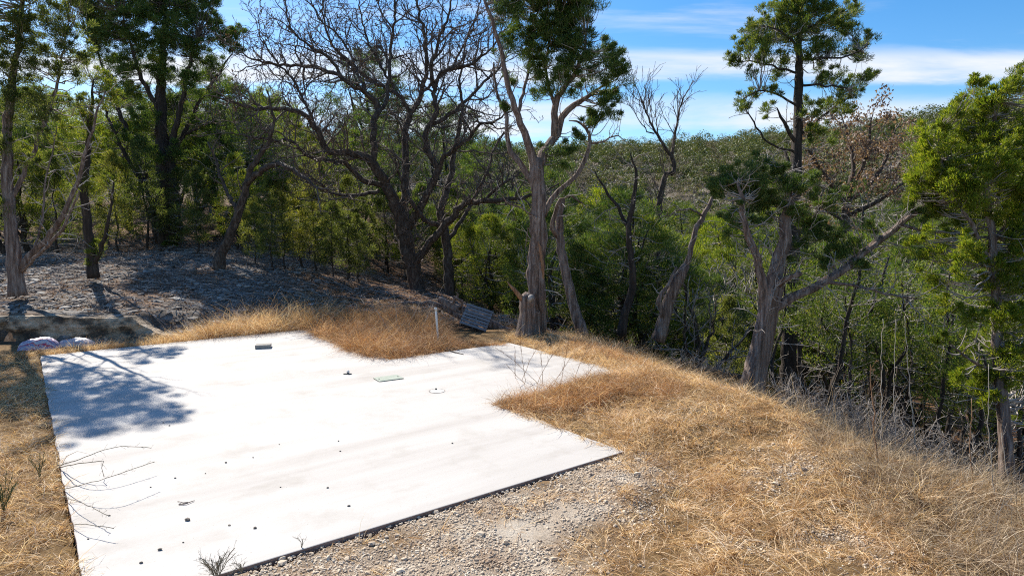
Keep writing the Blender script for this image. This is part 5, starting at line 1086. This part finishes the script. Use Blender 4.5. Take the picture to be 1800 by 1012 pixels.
    # dry stalks rising from the slope
    def stalk(px, py, Y, ptop, lab, mat, r=.010, br=5, name='dry_stalk', cat='stalk', group='tall dry stalks on the right hand bank'):
        b_ = at(px, py, Y); b_.z = float(height(b_.x, b_.y)) - .02; t_ = at(ptop[0], ptop[1], Y + random.uniform(-.2, .2)); o = empty(name, b_); tag(o, lab, cat, group)
        md = (b_ + t_) / 2 + V((random.gauss(0, .04), random.gauss(0, .04), 0)); P = smooth_poly([(*b_, r), (*md, r * .8), (*t_, r * .3)], .12, .008); tube_obj('stem', P[:, :3], P[:, 3], mat, o, 6)
        out = []; sprout(P, [dict(dens=br / max((t_ - b_).length, .3), t0=.3, len=(.12, .45), ang=(18, 40), lift=.3, crook=.08, up=.03, r=.005, rmin=.002, seg=.1), dict(dens=6, t0=.2, len=(.05, .14), ang=(20, 50), crook=.1, r=.003, rmin=.0015, seg=.05)], 0, out)
        m = MB()
        for lv, a_ in out: m.tube(a_[:, :3], a_[:, 3], 3, cap=False)
        if m.n: m.build('side_stems', mat, o)
        return o
    stalk(1541, 850, 9.6, (1530, 640), 'reddish dry stalk with upright side stems, tallest on the right bank', M['stem'], .012, 8)
    stalk(1548, 830, 9.9, (1552, 560), 'thin pale stalk just right of the reddish tallest one', M['pale_stem'], .007, 3)
    stalk(1578, 790, 10.5, (1575, 560), 'straight white stalk between the two leaning ones on the bank', M['pale_stem'], .007, 1)
    stalk(1622, 760, 11, (1590, 555), 'whitish stalk bending left at the top on the bank', M['pale_stem'], .010, 3)
    stalk(1712, 870, 9.0, (1708, 700), 'brown stalk below the bright juniper', M['stem'], .008, 4)
    stalk(1745, 910, 8.6, (1738, 640), 'long thin pale stalk in front of the bright juniper trunk', M['pale_stem'], .006, 2)
    stalk(1790, 840, 9.4, (1760, 760), 'short pale stalk leaning right at the frame edge', M['pale_stem'], .008, 3)
    # seed stems over the inner corner
    stems = [(915, 668, (958, 590)), (925, 672, (915, 600)), (940, 676, (985, 605)), (955, 680, (948, 575)), (965, 682, (1010, 620)), (930, 674, (890, 640)), (985, 678, (1000, 600)), (1005, 676, (1035, 610)), (1020, 680, (1055, 630)), (1040, 676, (1090, 600)), (950, 672, (870, 610)), (905, 664, (905, 610))]
    def bunch(base, items, lab, mat, r):
        o = empty('grass_clump', gp(*base)); tag(o, lab, 'grass clump')
        for a, b, t_ in items:
            g = gp(a, b); e = at(t_[0], t_[1], g.y + random.uniform(-.15, .15)); md = (g + e) / 2 + V((random.gauss(0, .03), random.gauss(0, .03), .02))
            P = smooth_poly([(g.x, g.y, -.08, r), (*md, r * .8), (*e, r * .35)], .08, .005); tube_obj('stem', P[:, :3], P[:, 3], mat, o, 5)
            out = []; sprout(P, [dict(dens=7, t0=.35, len=(.06, .22), ang=(15, 40), lift=.25, crook=.1, up=.03, r=.004, rmin=.002, seg=.06), dict(dens=9, t0=.2, len=(.03, .07), ang=(20, 50), crook=.1, r=.003, rmin=.0015, seg=.03)], 0, out)
            m = MB()
            for lv, a_ in out: m.tube(a_[:, :3], a_[:, 3], 3, cap=False)
            if m.n: m.build('seed_head', mat, o)
    bunch((960, 675), stems, 'bunch of upright rusty seed stems on the grass heaped over the inner slab corner', M['stem'], .0055)
    bunch((705, 588), [(705, 590, (745, 515)), (735, 590, (780, 500)), (690, 590, (640, 520)), (700, 585, (690, 500))], 'long pale bare stems fanning out of the tall grass left of the white pipe', M['pale_stem'], .008)
    bunch((560, 582), [(560, 580, (600, 545)), (566, 580, (548, 540))], 'two short pale stems at the back corner of the slab', M['pale_stem'], .006)
    # arching grass stems over the left slab edge
    def arch(pts, lab, seed):
        P = smooth_poly([(*gp(a, b, z), r) for a, b, z, r in pts], .08, .004); o = empty('grass_stalk', V(P[0][:3])); tag(o, lab, 'grass stem'); tube_obj('stem', P[:, :3], P[:, 3], M['grey_weed'], o, 5)
        out = []; sprout(P[int(len(P) * .55):], [dict(dens=14, t0=.1, len=(.05, .14), ang=(30, 70), lift=.1, crook=.1, r=.002, rmin=.0012, seg=.04), dict(dens=20, t0=.3, len=(.02, .04), ang=(30, 60), crook=.1, r=.002, rmin=.0012, seg=.02)], 0, out); m = MB()
        for lv, a_ in out: m.tube(a_[:, :3], a_[:, 3], 3, cap=False)
        m.build('seed_head', M['grey_weed'], o)
    arch([(100, 818, 0, .008), (130, 810, .25, .006), (170, 795, .38, .005), (215, 784, .4, .003), (266, 787, .3, .0015)], 'longest dry stem arching from the left grass over the slab', 1)
    arch([(100, 822, 0, .007), (140, 814, .2, .006), (182, 810, .25, .005), (180, 822, .15, .004), (183, 838, .03, .002)], 'dry stem with a kinked drooping leaf over the left slab edge', 2)
    arch([(108, 860, 0, .006), (150, 850, .2, .005), (200, 835, .3, .003), (272, 811, .3, .0015)], 'straight feathery stem below the arching ones at the left slab edge', 3)
    arch([(110, 872, 0, .005), (140, 882, .12, .004), (190, 905, .15, .0015)], 'fine stem pointing down across the left slab edge', 4)
    arch([(122, 922, 0, .004), (150, 921, .1, .003), (200, 928, .12, .0015)], 'lowest fine stem reaching over the left slab edge', 5)
    # feathery weeds at the front
    def weed(px, py, h, w_, n, lab, mat):
        b_ = gp(px, py, -.02); o = empty('weed', b_); tag(o, lab, 'weed'); m = MB()
        for j in range(n):
            a = random.uniform(0, 6.28); r_ = random.uniform(.2, 1) * w_; e = b_ + V((r_ * math.cos(a), r_ * math.sin(a), h * random.uniform(.6, 1)))
            P = smooth_poly([(*b_, .004), (*((b_ + e) / 2 + V((0, 0, .05))), .003), (*e, .0015)], .05, .006); m.tube(P[:, :3], P[:, 3], 4, cap=False); out = []
            sprout(P, [dict(dens=26, t0=.25, len=(.05, .16), ang=(25, 60), lift=.1, crook=.12, r=.002, rmin=.0012, seg=.04), dict(dens=26, t0=.2, len=(.02, .05), ang=(30, 60), crook=.1, r=.0015, rmin=.001, seg=.02)], 0, out)
            for lv, a_ in out: m.tube(a_[:, :3], a_[:, 3], 3, cap=False)
        m.build('stems', mat, o)
    weed(382, 1022, .30, .20, 16, 'feathery grey weed at the front edge of the slab', M['grey_weed'])
    weed(425, 1006, .10, .14, 5, 'small wisp of grey weed right of the feathery one', M['grey_weed'])
    weed(530, 964, .18, .07, 2, 'two thin upright stems at the slab front edge', M['grey_weed'])
    weed(8, 900, .55, .16, 12, 'greenish feathery weed in the grass at the left frame edge', M['green_weed'])
    weed(70, 840, .35, .12, 6, 'small green weed beside the left slab edge', M['green_weed'])
small_things()
